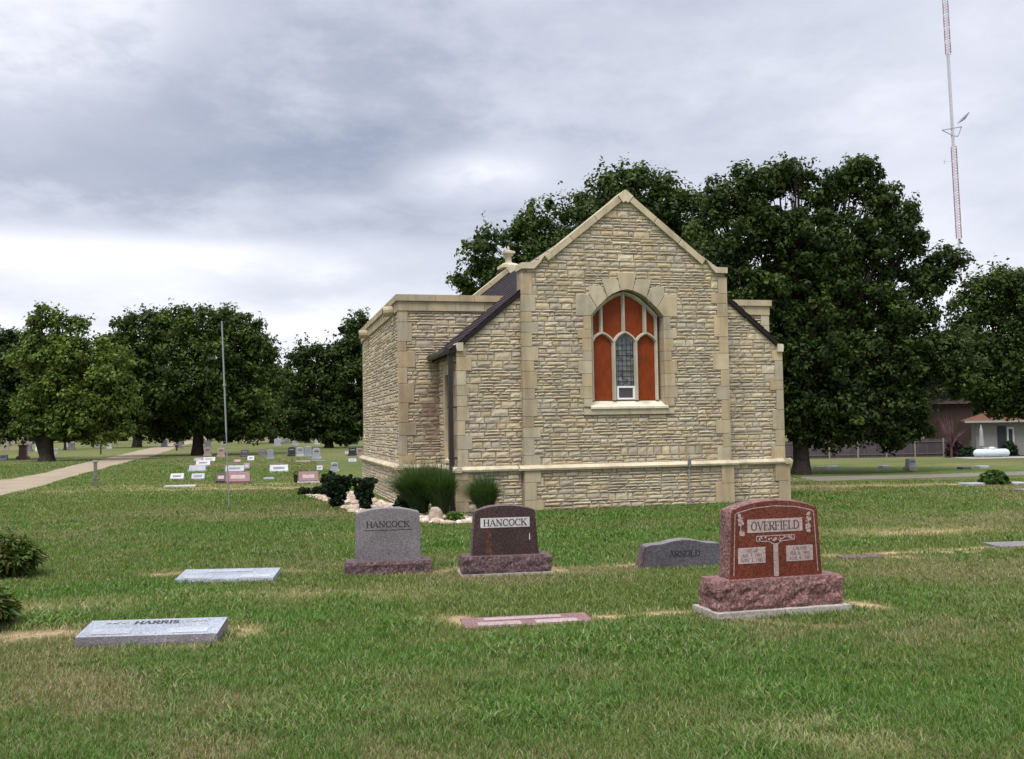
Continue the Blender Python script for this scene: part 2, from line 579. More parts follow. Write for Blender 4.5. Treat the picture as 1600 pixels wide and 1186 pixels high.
def zroof(u): return ZE + SL * (B_ - abs(u))


chapel = thing('chapel', 'small buff limestone chapel with steep gable, flat roofed side wings and orange panelled arched window', 'chapel', (CX, CY, 0), TH)
PAL = [(0.50, 0.42, 0.285), (0.46, 0.385, 0.265), (0.44, 0.37, 0.27), (0.47, 0.375, 0.235), (0.40, 0.345, 0.265), (0.54, 0.47, 0.34), (0.40, 0.335, 0.25),
       (0.50, 0.41, 0.26), (0.43, 0.375, 0.295), (0.40, 0.345, 0.27), (0.46, 0.38, 0.27), (0.49, 0.43, 0.32)]
APAL = [(0.43, 0.355, 0.235), (0.455, 0.375, 0.25), (0.40, 0.335, 0.23), (0.45, 0.355, 0.22), (0.41, 0.355, 0.26), (0.46, 0.395, 0.28), (0.41, 0.32, 0.205)]
MORT = (0.31, 0.26, 0.19)


def pal(P_, j=0.12):
    c = random.choice(P_); k = 1 + random.uniform(-j, j)
    return (c[0] * k, c[1] * k, c[2] * k)


def clip_half(poly, a, b, c):
    """keep a*s+b*t<=c"""
    o = []
    for i in range(len(poly)):
        p, q = poly[i], poly[(i + 1) % len(poly)]
        dp = a * p[0] + b * p[1] - c; dq = a * q[0] + b * q[1] - c
        if dp <= 0: o.append(p)
        if (dp < 0) != (dq < 0) and abs(dp - dq) > 1e-12:
            t = dp / (dp - dq); o.append((p[0] + (q[0] - p[0]) * t, p[1] + (q[1] - p[1]) * t))
    return o


STAINED = [None]


def stone(mb, poly, fn, rectlike):
    col = pal(PAL, 0.10)
    mx_, my_ = sum(p[0] for p in poly) / len(poly), sum(p[1] for p in poly) / len(poly)
    if STAINED[0]:
        k = STAINED[0](mx_, my_) * random.uniform(.3, 1)
        col = tuple(c_ * (1 - k) + q_ * k for c_, q_ in zip(col, (.20, .125, .095)))
    d = random.uniform(0.012, 0.028)
    if rectlike:
        (x0, y0), (x1, y1) = rectlike
        w, h = x1 - x0, y1 - y0
        nx = max(2, int(w / 0.07)); nyy = 2
        vs = []; idx = {}
        e = 0.009
        # back ring grid border, then front grid with rough face
        xs = [x0 + w * i / nx for i in range(nx + 1)]; zs_ = [y0 + h * j / nyy for j in range(nyy + 1)]
        for j, z in enumerate(zs_):
            for i, x in enumerate(xs):
                edge = i in (0, nx) or j in (0, nyy)
                xx = x + (0 if i in (0, nx) else random.uniform(-.012, .012)); zz = z + random.uniform(-.003, .003)
                if edge:
                    xx += (e if i == 0 else -e if i == nx else 0); zz += (e if j == 0 else -e if j == nyy else 0)
                    dd = d * random.uniform(0.5, 0.9)
                else:
                    dd = d + random.uniform(-0.002, 0.006)
                idx[i, j] = len(vs); vs.append(fn(xx, zz, dd))
        fs = [(idx[i, j], idx[i + 1, j], idx[i + 1, j + 1], idx[i, j + 1]) for j in range(nyy) for i in range(nx)]
        ring = [(i, 0) for i in range(nx)] + [(nx, j) for j in range(nyy)] + [(i, nyy) for i in range(nx, 0, -1)] + [(0, j) for j in range(nyy, 0, -1)]
        base = {}
        for (i, j) in ring:
            base[i, j] = len(vs); vs.append(fn(xs[i], zs_[j], -0.012))
        for k in range(len(ring)):
            p, q = ring[k], ring[(k + 1) % len(ring)]
            fs.append((base[p], base[q], idx[q], idx[p]))
        mb.add(vs, fs, col)
    else:
        mb.prism(poly, fn, -0.012, d, col, 0.012)


def rubble(mb, fn, s0, s1, t0, t1, halves=(), holes=(), gap=0.0045):
    """coursed rubble over a rectangle clipped by half planes, with rectangular holes"""
    t = t0
    while t < t1 - 1e-6:
        H = random.uniform(0.12, 0.19)
        if t + H > t1 - 0.06: H = t1 - t
        s = s0 - random.uniform(0, 0.2)
        while s < s1:
            Wc = random.uniform(0.35, 1.1)
            k = random.choice((1, 2, 2, 2, 2, 3, 3)) if H > 0.15 else random.choice((1, 2, 2, 2))
            if k == 1: Wc = min(Wc, 0.34 if H > .15 else .5)
            cuts = sorted(random.uniform(0.3, 0.7) if k == 2 else (0.33 * (i + 1) + random.uniform(-.08, .08)) for i in range(k - 1))
            lv = [0] + cuts + [1]
            for i in range(k):
                z0, z1 = t + H * lv[i], t + H * lv[i + 1]
                x = s
                while x < s + Wc - 1e-6:
                    wl = random.uniform(0.13, 0.40) if z1 - z0 < 0.08 else random.uniform(0.14, 0.34)
                    if x + wl > s + Wc - 0.09: wl = s + Wc - x
                    pieces = [(x, z0, x + wl, z1)]
                    for (hx0, hz0, hx1, hz1) in holes:
                        np_ = []
                        for (a0, b0, a1, b1) in pieces:
                            if a1 <= hx0 or a0 >= hx1 or b1 <= hz0 or b0 >= hz1: np_.append((a0, b0, a1, b1)); continue
                            if a0 < hx0: np_.append((a0, b0, hx0, b1))
                            if a1 > hx1: np_.append((hx1, b0, a1, b1))
                            if a0 >= hx0 and a1 <= hx1:
                                if b0 < hz0: np_.append((a0, b0, a1, hz0))
                                if b1 > hz1: np_.append((a0, hz1, a1, b1))
                        pieces = np_
                    for (a0, b0, a1, b1) in pieces:
                        a0 = max(a0, s0); a1 = min(a1, s1)
                        if a1 - a0 < 0.03 or b1 - b0 < 0.02: continue
                        a0 += gap; a1 -= gap; c0 = b0 + gap; c1 = b1 - gap
                        poly = [(a0, c0), (a1, c0), (a1, c1), (a0, c1)]
                        clipped = False
                        for hp in halves:
                            q = clip_half(poly, *hp)
                            if len(q) != len(poly) or any(abs(q[i_][0] - poly[i_][0]) + abs(q[i_][1] - poly[i_][1]) > 1e-6 for i_ in range(min(len(q), len(poly)))): clipped = True
                            poly = q
                            if len(poly) < 3: break
                        if len(poly) < 3: continue
                        stone(mb, poly, fn, None if clipped else ((a0, c0), (a1, c1)))
                    x += wl
            s += Wc
        t += H


def quoins(mb, corner, du, dv, z0, z1, proud=0.04, wA=(0.34, 0.20), wB=(0.20, 0.36)):
    """dressed blocks at a corner; du,dv = +-1 point into the building"""
    U, V = corner; z = z0; k = random.randint(0, 1)
    while z < z1 - 0.02:
        h = random.choice((0.2, 0.27, 0.33, 0.4)); h = min(h, z1 - z)
        if z1 - z - h < 0.1: h = z1 - z
        a = wA[k % 2] + random.uniform(-.03, .05); b = wB[k % 2] + random.uniform(-.03, .05)
        u0, u1 = sorted((U - du * proud, U + du * a)); v0, v1 = sorted((V - dv * proud, V + dv * b))
        g = 0.004
        mb.box((u0, v0, z + g), (u1, v1, z + h - g), pal(APAL, .08))
        z += h; k += 1


def front(V): return lambda s, t, d: (s, V - d, t)
def left(U): return lambda s, t, d: (U - d, s, t)
def right(U): return lambda s, t, d: (U + d, s, t)


PJ = 0.055   # plinth projection
walls = MB(); core = MB(); qn = MB()
# cores (mortar coloured)
HW = 0.78
GAB = lambda u: 4.60 + (6.02 - 4.60) * (1 - abs(u) / A)     # top of gable rubble under the coping
fr = front(0.0)


def corep(poly, v0, v1): core.prism(poly, lambda s, t, d: (s, d, t), v0, v1, MORT)


INTR = [(-.757, 3.70), (-.62, 3.855), (-.473, 4.0), (-.30, 4.134), (-.15, 4.2), (0, 4.225), (.15, 4.2), (.30, 4.134), (.473, 4.0), (.62, 3.855), (.757, 3.70)]
corep([(-A, 0), (-HW, 0), (-HW, GAB(HW)), (-A, 4.60)], 0.0, 0.42)
corep([(HW, 0), (A, 0), (A, 4.60), (HW, GAB(HW))], 0.0, 0.42)
corep([(-HW, 0), (HW, 0), (HW, 1.95), (-HW, 1.95)], 0.0, 0.42)
arch_up = [(-HW, 3.72)] + [(u * 1.03, z + .03) for u, z in INTR[1:-1]] + [(HW, 3.72), (HW, GAB(HW)), (0, GAB(0)), (-HW, GAB(HW))]
corep(arch_up, 0.0, 0.42)
for sg in (-1, 1):
    corep([(sg * A, 0), (sg * B_, 0), (sg * B_, 3.10), (sg * A, zroof(A) - .10)], REC, 0.42)
    core.box((sg * A if sg > 0 else -B_, 0.42, 0), (B_ if sg > 0 else -A, VS, 3.08), MORT) if sg > 0 else None
    # wings
    core.box((min(sg * 1.7, sg * WL), VS, 0), (max(sg * 1.7, sg * WL), VS + 0.35, 4.2), MORT)
    core.box((min(sg * (WL - .35), sg * WL), VS + 0.35, 0), (max(sg * (WL - .35), sg * WL), VR, 4.2), MORT)
    # plinth
    core.box((min(sg * (A - .01), sg * (B_ + PJ)), REC - PJ, 0), (max(sg * (A - .01), sg * (B_ + PJ)), REC + .2, ZS - .02), MORT)
    core.box((min(sg * (B_ - .2), sg * (B_ + PJ)), REC + .2, 0), (max(sg * (B_ - .2), sg * (B_ + PJ)), VS, ZS - .02), MORT)
    core.box((min(sg * 3.6, sg * (WL + PJ)), VS - PJ, 0), (max(sg * 3.6, sg * (WL + PJ)), VS + .2, ZS - .02), MORT)
    core.box((min(sg * 4.0, sg * (WL + PJ)), VS + .2, 0), (max(sg * 4.0, sg * (WL + PJ)), VR + PJ, ZS - .02), MORT)
core.box((-A - PJ, -PJ, 0), (A + PJ, 0.0, ZS - .02), MORT)
# left aisle side wall with its narrow window opening
LW0, LW1, LZ0, LZ1 = 0.50, 1.25, 0.98, 2.62
core.box((-B_, 0.42, 0), (-B_ + .3, LW0, 3.08), MORT)
core.box((-B_, LW1, 0), (-B_ + .3, VS, 3.08), MORT)
core.box((-B_, LW0, 0), (-B_ + .3, LW1, LZ0), MORT)
core.box((-B_, LW0, LZ1), (-B_ + .3, LW1, 3.08), MORT)
core.box((-B_ + .3, 0.42, 0), (-1.0, 0.8, 3.08), MORT)
# rear wall and gable
corep([(-WL, 0), (WL, 0), (WL, 4.2), (A, 4.2), (A, 4.60), (0, 6.02), (-A, 4.60), (-A, 4.2), (-WL, 4.2)], VR - .01, VR + .3)
corep([(-A, 4.0), (A, 4.0), (A, 4.60), (0, 6.02), (-A, 4.60)], VR - .35, VR - .02)
core.build('wall_core', M_mortar, chapel)

# rubble: central bay
slope = (6.02 - 4.60) / A
halves_g = [(-slope, 1, 4.60 + slope * A), (slope, 1, 4.60 + slope * A)]
rubble(walls, fr, -A + .05, A - .05, ZS + .04, 6.1, halves_g, [(-HW - .03, 1.85, HW + .03, 3.74), (-.70, 3.74, .70, 3.98), (-.45, 3.98, .45, 4.2)])
rubble(walls, front(-PJ), -A, A, 0.0, ZS - .03)
fa = front(REC)
for sg in (-1, 1):
    s0, s1 = sorted((sg * (A + .01), sg * (B_ - .05)))
    hv = [(-SL, 1, ZE - .10 + SL * B_)] if sg < 0 else [(SL, 1, ZE - .10 + SL * B_)]
    rubble(walls, fa, s0, s1, ZS + .04, 4.2, hv)
    s0, s1 = sorted((sg * (A + PJ), sg * (B_ + PJ - .03)))
    rubble(walls, front(REC - PJ), s0, s1, 0.0, ZS - .03)
rubble(walls, left(-B_), REC + .1, VS, ZS + .04, 3.06, (), [(LW0 - .02, LZ0 - .02, LW1 + .02, LZ1 + .02)])
rubble(walls, left(-B_ - PJ), REC, VS - PJ, 0, ZS - .03)
rubble(walls, right(B_), REC + .1, VS, ZS + .04, 3.06)
rubble(walls, right(B_ + PJ), REC, VS - PJ, 0, ZS - .03)
for sg, ff in ((-1, left), (1, right)):
    s0, s1 = sorted((sg * (WL - .05), sg * 1.75))
    STAINED[0] = (lambda s_, t_: max(0, 1 - ((s_ + 3.45) / .45) ** 2 - ((t_ - 1.9) / 1.0) ** 2)) if sg < 0 else None
    rubble(walls, front(VS), s0, s1, ZS + .04, 4.0, (), [(-1.7, 0, 1.7, 9)])
    STAINED[0] = None
    s0, s1 = sorted((sg * (WL + PJ - .03), sg * (B_ + PJ)))
    rubble(walls, front(VS - PJ), s0, s1, 0, ZS - .03)
    rubble(walls, ff(sg * WL), VS + .1, VR, ZS + .04, 4.0)
    rubble(walls, ff(sg * (WL + PJ)), VS, VR, 0, ZS - .03)
walls.build('rubble_wall', M_stone, chapel)

def qcorner(*a_):
    q_ = MB(); quoins(q_, *a_); q_.build('corner_quoins', M_ashlar, chapel)


# quoins
qcorner( (-A, 0), 1, 1, ZS + .04, 4.50, .030, (0.27, 0.16), (0.10, 0.10))
qcorner( (A, 0), -1, 1, ZS + .04, 4.50, .030, (0.27, 0.16), (0.10, 0.10))
qcorner( (-A, -PJ), 1, 1, 0, ZS - .03, .045, (0.30, 0.18), (0.12, 0.12))
qcorner( (A, -PJ), -1, 1, 0, ZS - .03, .045, (0.34, 0.20), (0.12, 0.12))
for sg in (-1, 1):
    qcorner( (sg * B_, REC), -sg, 1, ZS + .04, 3.05, .034, (0.22, 0.12), (0.14, 0.26))
    qcorner( (sg * (B_ + PJ), REC - PJ), -sg, 1, 0, ZS - .03, .043, (0.26, 0.18), (0.2, 0.3))
    qcorner( (sg * WL, VS), -sg, 1, ZS + .04, 4.02, .030, (0.27, 0.13), (0.13, 0.18))
    qcorner( (sg * (WL + PJ), VS - PJ), -sg, 1, 0, ZS - .03, .043, (0.32, 0.22), (0.2, 0.34))


# string course round the building: drip profile swept along straight runs
sc_ = MB()
PROF = [(0.0, -.055), (.075, -.045), (.085, -.01), (.06, .012), (0.0, .05)]


def string_run(p0, p1, nrm):
    p0 = Vector(p0); p1 = Vector(p1); nv = Vector(nrm)
    Ln = (p1 - p0).length; k = max(1, int(Ln / 1.2)); dirv = (p1 - p0) / k
    for i in range(k):
        a_, b_ = p0 + dirv * i + dirv.normalized() * (.002 if i else 0), p0 + dirv * (i + 1) - dirv.normalized() * (.002 if i < k - 1 else 0)
        vs = []
        for q in (a_, b_):
            for (d, z) in PROF: vs.append((q.x + nv.x * (d + PJ), q.y + nv.y * (d + PJ), ZS + z))
            vs.append((q.x - nv.x * .02, q.y - nv.y * .02, ZS + .05)); vs.append((q.x - nv.x * .02, q.y - nv.y * .02, ZS - .055))
        m_ = 7
        fs = [tuple(range(m_)), tuple(range(2 * m_ - 1, m_ - 1, -1))] + [(i_, (i_ + 1) % m_, m_ + (i_ + 1) % m_, m_ + i_) for i_ in range(m_)]
        c_ = pal([(0.56, 0.485, 0.35), (0.52, 0.45, 0.32)], .06)
        sc_.add(vs, fs, c_)


e_ = .138
string_run((-A - e_, 0, 0), (A + e_, 0, 0), (0, -1, 0))
for sg in (-1, 1):
    string_run((sg * (A + e_), REC, 0), (sg * (B_ + e_), REC, 0), (0, -1, 0))
    string_run((sg * B_, REC - e_ + .003, 0), (sg * B_, VS - .14, 0), (sg, 0, 0))
    string_run((sg * B_, VS, 0), (sg * (WL + e_), VS, 0), (0, -1, 0))
    string_run((sg * WL, VS - e_ + .003, 0), (sg * WL, VR + .3, 0), (sg, 0, 0))
sc_.build('string_course', M_ashlar, chapel)


# gable copings (front and rear), kneelers
def coping(V0, V1, name, finial=False):
    mb = MB(); tk = 0.125
    K = 0.26
    tops = [(-A - .05, 4.70), (-A + K, 4.70), (0, 6.18), (A - K, 4.70), (A + .05, 4.70)]
    # kneelers
    for sg in (-1, 1):
        mb.prism([(sg * (A + .03), 4.585), (sg * (A + .03), 4.70), (sg * (A - .235), 4.705), (sg * (A - .425), 4.842), (sg * (A - .33), 4.70), (sg * (A - .22), 4.585)],
                 lambda s, t, d: (s, d, t), V1, V0 - .012, (0.54, 0.47, 0.335))
    u0, z0 = A - .425, 4.842
    u1, z1 = 0.16, 6.18 - .16 * .785
    n_ = 3
    for sg in (-1, 1):
        for i in range(n_):
            a_ = i / n_; b_ = (i + 1) / n_
            g = .001
            p = [(sg * (u0 + (u1 - u0) * (a_ + g)), z0 + (z1 - z0) * (a_ + g)), (sg * (u0 + (u1 - u0) * (b_ - g)), z0 + (z1 - z0) * (b_ - g))]
            nx_, nz_ = sg * -.617 * tk, -.787 * tk
            poly = p + [(p[1][0] + nx_, p[1][1] + nz_), (p[0][0] + nx_, p[0][1] + nz_)]
            mb.prism(poly, lambda s, t, d: (s, d, t), V1, V0, pal([(0.47, 0.395, 0.265), (0.50, 0.425, 0.29), (0.44, 0.37, 0.25)], .06), .012)
    s_ = .158
    mb.prism([(0, 6.19), (-s_, 6.19 - s_ * .785), (-s_ + .105, 6.19 - s_ * .785 - .137), (0, 5.965), (s_ - .105, 6.19 - s_ * .785 - .137), (s_, 6.19 - s_ * .785)],
             lambda s, t, d: (s, d, t), V1, V0 - .01, (0.58, 0.51, 0.36))
    return mb.build(name, M_ashlar, chapel)


coping(-.07, .40, 'gable_coping')
coping(VR - .40, VR + .36, 'gable_coping')
fb = MB()
fz = 6.12; fv = VR - .02
fb.lathe([(.27, 0), (.27, .08), (.20, .12), (.13, .15)], (0, fv, fz), 4, (0.55, 0.49, 0.36), True)
fb.lathe([(.10, .15), (.075, .20), (.07, .34), (.10, .38), (.165, .43), (.165, .485), (.09, .51), (.035, .53), (.03, .60), (.01, .66)], (0, fv, fz), 4, (0.52, 0.46, 0.34), True)
fb.build('finial', M_ashlar, chapel)

# wing parapets
for sg in (-1, 1):
    pp = MB()
    def blocks(p0, p1, z0, z1, out, n_, proud, axis):
        for i in range(n_):
            a_ = p0 + (p1 - p0) * i / n_; b_ = p0 + (p1 - p0) * (i + 1) / n_
            lo, hi = sorted((a_, b_)); lo += .003; hi -= .003
            c_ = pal(APAL, .07)
            if axis == 'u': pp.box((lo, VS - proud, z0), (hi, VS + .37, z1), c_)
            else:
                u0, u1 = sorted((sg * (WL - .37), sg * (WL + proud)))
                pp.box((u0, lo, z0), (u1, hi, z1), c_)
    uend = 1.78
    blocks(sg * (WL + .045), sg * uend, 4.005, 4.20, 0, 4, .045, 'u')
    blocks(sg * (WL + .085), sg * uend, 4.204, 4.335, 0, 3, .085, 'u')
    blocks(VS + .373, VR + .3, 4.005, 4.20, 0, 8, .045, 'v')
    blocks(VS + .373, VR + .34, 4.204, 4.335, 0, 5, .085, 'v')
    pp.build('parapet', M_ashlar, chapel)

fl = MB()
for sg in (-1, 1):
    u0, u1 = sorted((sg * (WL - .38), sg * 1.9))
    fl.box((u0, VS + .38, 3.85), (u1, VR - .02, 4.02), (0.10, 0.10, 0.10))
fl.build('flat_roof', M_flat, chapel)
# scuppers on the left wing
for v_ in (2.75, 7.9):
    sp = MB()
    sp.tube([(-WL + .1, v_, 4.08), (-WL - .27, v_, 4.05)], .11, 12, (0.42, 0.35, 0.24))
    sp.tube([(-WL - .271, v_, 4.055), (-WL - .274, v_, 4.055)], .07, 12, (0.05, 0.045, 0.04))
    sp.build('rain_spout', M_ashlar, chapel)

# nave roof with courses of slates
m, n, l, b = mat_new('slate_roof', 0.85, 0.12)
a = n.new('ShaderNodeAttribute'); a.attribute_name = 'Col'
l.new(a.outputs['Color'], b.inputs['Base Color'])
tbump(n, l, b, tnoise(n, l, obj_coord(n, l), 40, 5, 0.6), 0.3, 0.01)
M_slate = m
rf = MB()
sl_len = math.hypot(1, SL)
for sg in (-1, 1):
    ue_ = B_ + (.17 if sg < 0 else .05)
    nrow = 24
    for r in range(nrow):
        a0 = ue_ * (1 - r / nrow); a1 = ue_ * (1 - (r + 1) / nrow)
        vstart = REC - .07
        v = vstart + (-.1 if r % 2 else 0)
        vend = VR - .38
        while v < vend:
            w = random.uniform(.22, .34); v2 = min(v + w, vend)
            v1_ = max(v, vstart)
            if a0 < A + .02: v1_ = max(v1_, .38)
            if v2 - v1_ > .02:
                k = random.uniform(.8, 1.25)
                cc = (0.034 * k, 0.026 * k, 0.031 * k)
                za, zb = zroof(a0) + .03, zroof(a1) + .012
                rf.add([(sg * a0, v1_ + .003, za), (sg * a0, v2 - .003, za), (sg * a1, v2 - .003, zb), (sg * a1, v1_ + .003, zb), (sg * a0, v1_ + .003, za - .02), (sg * a0, v2 - .003, za - .02)],
                       [(0, 1, 2, 3), (0, 4, 5, 1)], cc)
            v += w
    # roof deck with its verge board
    eo = .16 if sg < 0 else .04
    for (b0, b1, v0, v1) in ((B_ + eo, A + .003, REC - .065, .42), (B_ + eo, 0.0, .42, VR - .36)):
        rf.prism([(sg * b0, zroof(b0) + .005), (sg * b1, zroof(b1) + .005), (sg * b1, zroof(b1) - .105), (sg * b0, zroof(b0) - .105)], lambda s, t, d: (s, d, t), v0, v1, (0.022, 0.016, 0.016))
rf.build('roof', M_slate, chapel, fix=False)
gt = MB()
for sg in (-1,):
    g0 = MB()
    g0.tube([(sg * (B_ + .22), REC - .05, 3.02), (sg * (B_ + .22), VS - .05, 3.02)], .062, 10)
    gut = g0.build('gutter', M_metal_dark, chapel)
ds = MB()
ds.box((-B_ - .185, REC - .01, 0.10), (-B_ - .10, REC + .06, 2.99))
ds.box((-B_ - .20, REC - .08, 0.03), (-B_ - .10, REC + .08, 0.11))
dsp = ds.build('downspout', M_metal_dark, chapel)
for z_ in (1.0, 1.95, 2.8):
    kb = MB(); kb.box((-B_ - .20, REC, z_), (-B_ - .04, REC + .08, z_ + .03)); kb.build('bracket', M_metal_dark, dsp)
# kneelers at the aisle eaves
for sg in (-1, 1):
    kn = MB()
    kn.prism([(sg * (B_ + .045), 3.10), (sg * (B_ + .045), 3.15), (sg * (B_ + .02), 3.175), (sg * (B_ - .09), 3.18), (sg * (B_ - .09), 3.02), (sg * (B_ + .03), 3.02)], lambda s, t, d: (s, d, t), REC + .25, REC - .085, (0.58, 0.52, 0.39))
    kn.build('kneeler', M_ashlar, chapel)


# narrow side window of the left aisle
sw = MB()
for (v0, v1, z0, z1) in ((LW0 - .16, LW0, LZ0, LZ1 + .2), (LW1, LW1 + .16, LZ0, LZ1 + .2)):
    z = z0
    while z < z1 - .05:
        h = min(.34, z1 - z); sw.box((-B_ - .05, v0, z + .003), (-B_ + .22, v1, z + h - .003), pal(APAL)); z += h
sw.box((-B_ - .05, LW0 + .003, LZ1), (-B_ + .22, LW1 - .003, LZ1 + .2), pal(APAL))
sw.add([(-B_ - .07, LW0 - .1, LZ0 - .08), (-B_ - .07, LW1 + .1, LZ0 - .08), (-B_ - .07, LW1 + .1, LZ0 - .03), (-B_ - .07, LW0 - .1, LZ0 - .03), (-B_ + .22, LW0 + .0, LZ0 + .16), (-B_ + .22, LW1 - .0, LZ0 + .16)],
       [(0, 1, 2, 3), (3, 2, 5, 4), (0, 3, 4), (1, 5, 2), (0, 4, 5, 1)], (0.60, 0.53, 0.40))
swo = sw.build('side_window', M_ashlar, chapel)
gp = MB(); gp.box((-B_ + .17, LW0, LZ0), (-B_ + .19, LW1, LZ1), (0.03, 0.035, 0.045))
gp.build('pane', M_flat, swo)

# ---- the big window
win = MB()
proud = .034


def arch_block(poly, col=None): win.prism(poly, lambda s, t, d: (s, d, t), .40, -proud, col or pal(APAL, .07), .006)


KEY = [(-.125, 4.205), (-.205, 4.556), (.205, 4.556), (.125, 4.205), (0, 4.225)]
arch_block(KEY)
for sg in (-1, 1):
    for poly in ([(-.129, 4.205), (-.209, 4.43), (-.520, 4.43), (-.402, 4.065), (-.30, 4.134)],
                 [(-.406, 4.06), (-.524, 4.28), (-.783, 4.28), (-.783, 4.13), (-.62, 3.865), (-.473, 4.0)],
                 [(-.787, 4.115), (-1.05, 4.115), (-1.05, 3.70), (-.757, 3.70), (-.625, 3.86)]):
        arch_block([(sg * -u, z) for u, z in poly])
    zz = [3.697, 3.44, 3.27, 3.02, 2.83, 2.58, 2.33, 2.10, 1.945]
    for i in range(len(zz) - 1):
        wo = (0.14, 0.27, 0.20, 0.16, 0.26, 0.2, 0.25, 0.17)[i] + random.uniform(-.01, .02)
        u0, u1 = sorted((sg * .75, sg * (.75 + wo)))
        win.box((u0, -proud, zz[i + 1] + .003), (u1, .40, zz[i] - .003), pal(APAL, .07))
surround = win.build('window', M_ashlar, chapel)
sl = MB()
sl.add([(-.80, -.08, 1.94), (.80, -.08, 1.94), (.745, .34, 2.10), (-.745, .34, 2.10), (-.745, .34, 1.8), (.745, .34, 1.8), (-.80, -.08, 1.90), (.80, -.08, 1.90)],
       [(0, 1, 2, 3), (6, 7, 1, 0), (7, 5, 2, 1), (4, 6, 0, 3), (6, 4, 5, 7)], (0.66, 0.60, 0.47))
sl.box((-.93, -.05, 1.79), (-.003, .05, 1.898), (0.45, 0.39, 0.28)); sl.box((.003, -.05, 1.79), (.93, .05, 1.898), (0.47, 0.40, 0.28))
sl.build('sill', M_ashlar, surround)

FVp = .20                                   # depth of the tracery plane
K5 = 1.29 / 535.0


def w5(zx, zy):
    """tracery drawn on a measured grid: metres from the window's centre line and above the sill"""
    return ((zx - 512) * K5 * 1.04 - 0.045 + 0.045, 2.08 + (1000 - zy) * (1.0 / 5.155) / 79.2)


tr = MB(); lift = [0]


def bar(pts, w, d0=0.06, d1=0.07):
    pts = [w5(*p) for p in pts]
    lift[0] += 1
    e = lift[0] * .0006
    n_ = len(pts); L_ = []; R_ = []
    for i in range(n_):
        a_ = Vector(pts[max(i - 1, 0)]); b_ = Vector(pts[min(i + 1, n_ - 1)]); t = (b_ - a_).normalized()
        nn = Vector((-t.y, t.x)) * w / 2
        L_.append(Vector(pts[i]) + nn); R_.append(Vector(pts[i]) - nn)
    for i in range(n_ - 1):
        q = [L_[i], L_[i + 1], R_[i + 1], R_[i]]
        # splayed section: wide at the back, narrower nose
        c0, c1 = (L_[i] + R_[i]) / 2, (L_[i + 1] + R_[i + 1]) / 2
        f_ = [c0.lerp(L_[i], .45), c1.lerp(L_[i + 1], .45), c1.lerp(R_[i + 1], .45), c0.lerp(R_[i], .45)]
        vs = [(p.x, FVp + d1, p.y) for p in q] + [(p.x, FVp - .01 - e, p.y) for p in q] + [(p.x, FVp - d0 - e, p.y) for p in f_]
        tr.add(vs, [(0, 1, 5, 4), (2, 3, 7, 6), (4, 5, 9, 8), (6, 7, 11, 10), (8, 9, 10, 11), (0, 4, 8, 11, 7, 3), (1, 2, 6, 10, 9, 5), (3, 2, 1, 0)], (0.50, 0.45, 0.36))


mull = .082
bar([(424, 1005), (424, 515)], mull); bar([(607, 1005), (607, 515)], mull)
bar([(245, 1005), (245, 330)], .06); bar([(779, 1005), (779, 330)], .06)
bar([(322, 470), (322, 232)], .078); bar([(508, 462), (508, 130)], .075); bar([(687, 470), (687, 235)], .078)
bar([(245, 535), (270, 495), (300, 475), (328, 465), (360, 478), (395, 503), (424, 538)], .06)
bar([(424, 538), (452, 495), (480, 473), (515, 458), (550, 473), (582, 497), (607, 535)], .06)
bar([(607, 535), (635, 497), (662, 478), (693, 464), (725, 478), (755, 500), (779, 530)], .06)
bar([(236, 335), (270, 292), (320, 242), (380, 195), (440, 160), (512, 140), (585, 160), (645, 198), (700, 245), (750, 295), (786, 335)], .085)
tr.build('tracery', M_ashlar, surround)


def panel(pts, name, mat, col, dv=.012):
    mb = MB(); mb.prism([w5(*p) for p in pts], lambda s, t, d: (s, d, t), FVp + .055, FVp + dv, col); return mb.build(name, mat, surround)


m, n, l, b = mat_new('orange_plywood', 0.65, 0.25)
f = tnoise(n, l, obj_coord(n, l, (14, 14, 1.6)), 3, 6, 0.65)
f2 = tnoise(n, l, obj_coord(n, l), 2.2, 4, 0.6)
c = tramp(n, l, f, [(0.3, (0.140, 0.020, 0.002)), (0.7, (0.235, 0.042, 0.004))])
c = tmix(n, l, 1.0, c, tramp(n, l, f2, [(0.3, (0.8, 0.75, 0.7)), (0.7, (1.25, 1.3, 1.3))]), 'MULTIPLY')
l.new(c, b.inputs['Base Color']); tbump(n, l, b, f, 0.2, 0.004)
M_orange = m
oc = (.3, .05, .01)
panel([(250, 1005), (415, 1005), (415, 540), (375, 492), (328, 472), (285, 490), (250, 535)], 'orange_panel', M_orange, oc)
panel([(615, 1005), (774, 1005), (774, 530), (740, 490), (695, 470), (650, 490), (615, 538)], 'orange_panel', M_orange, oc)
panel([(250, 520), (250, 300), (312, 245), (312, 466), (285, 480)], 'orange_panel', M_orange, oc)
panel([(332, 466), (332, 225), (500, 150), (500, 462), (470, 475), (424, 525), (380, 490)], 'orange_panel', M_orange, oc)
panel([(516, 462), (516, 150), (678, 225), (678, 466), (650, 478), (607, 525), (560, 475)], 'orange_panel', M_orange, oc)
panel([(697, 466), (697, 245), (774, 315), (774, 515), (740, 480)], 'orange_panel', M_orange, oc)
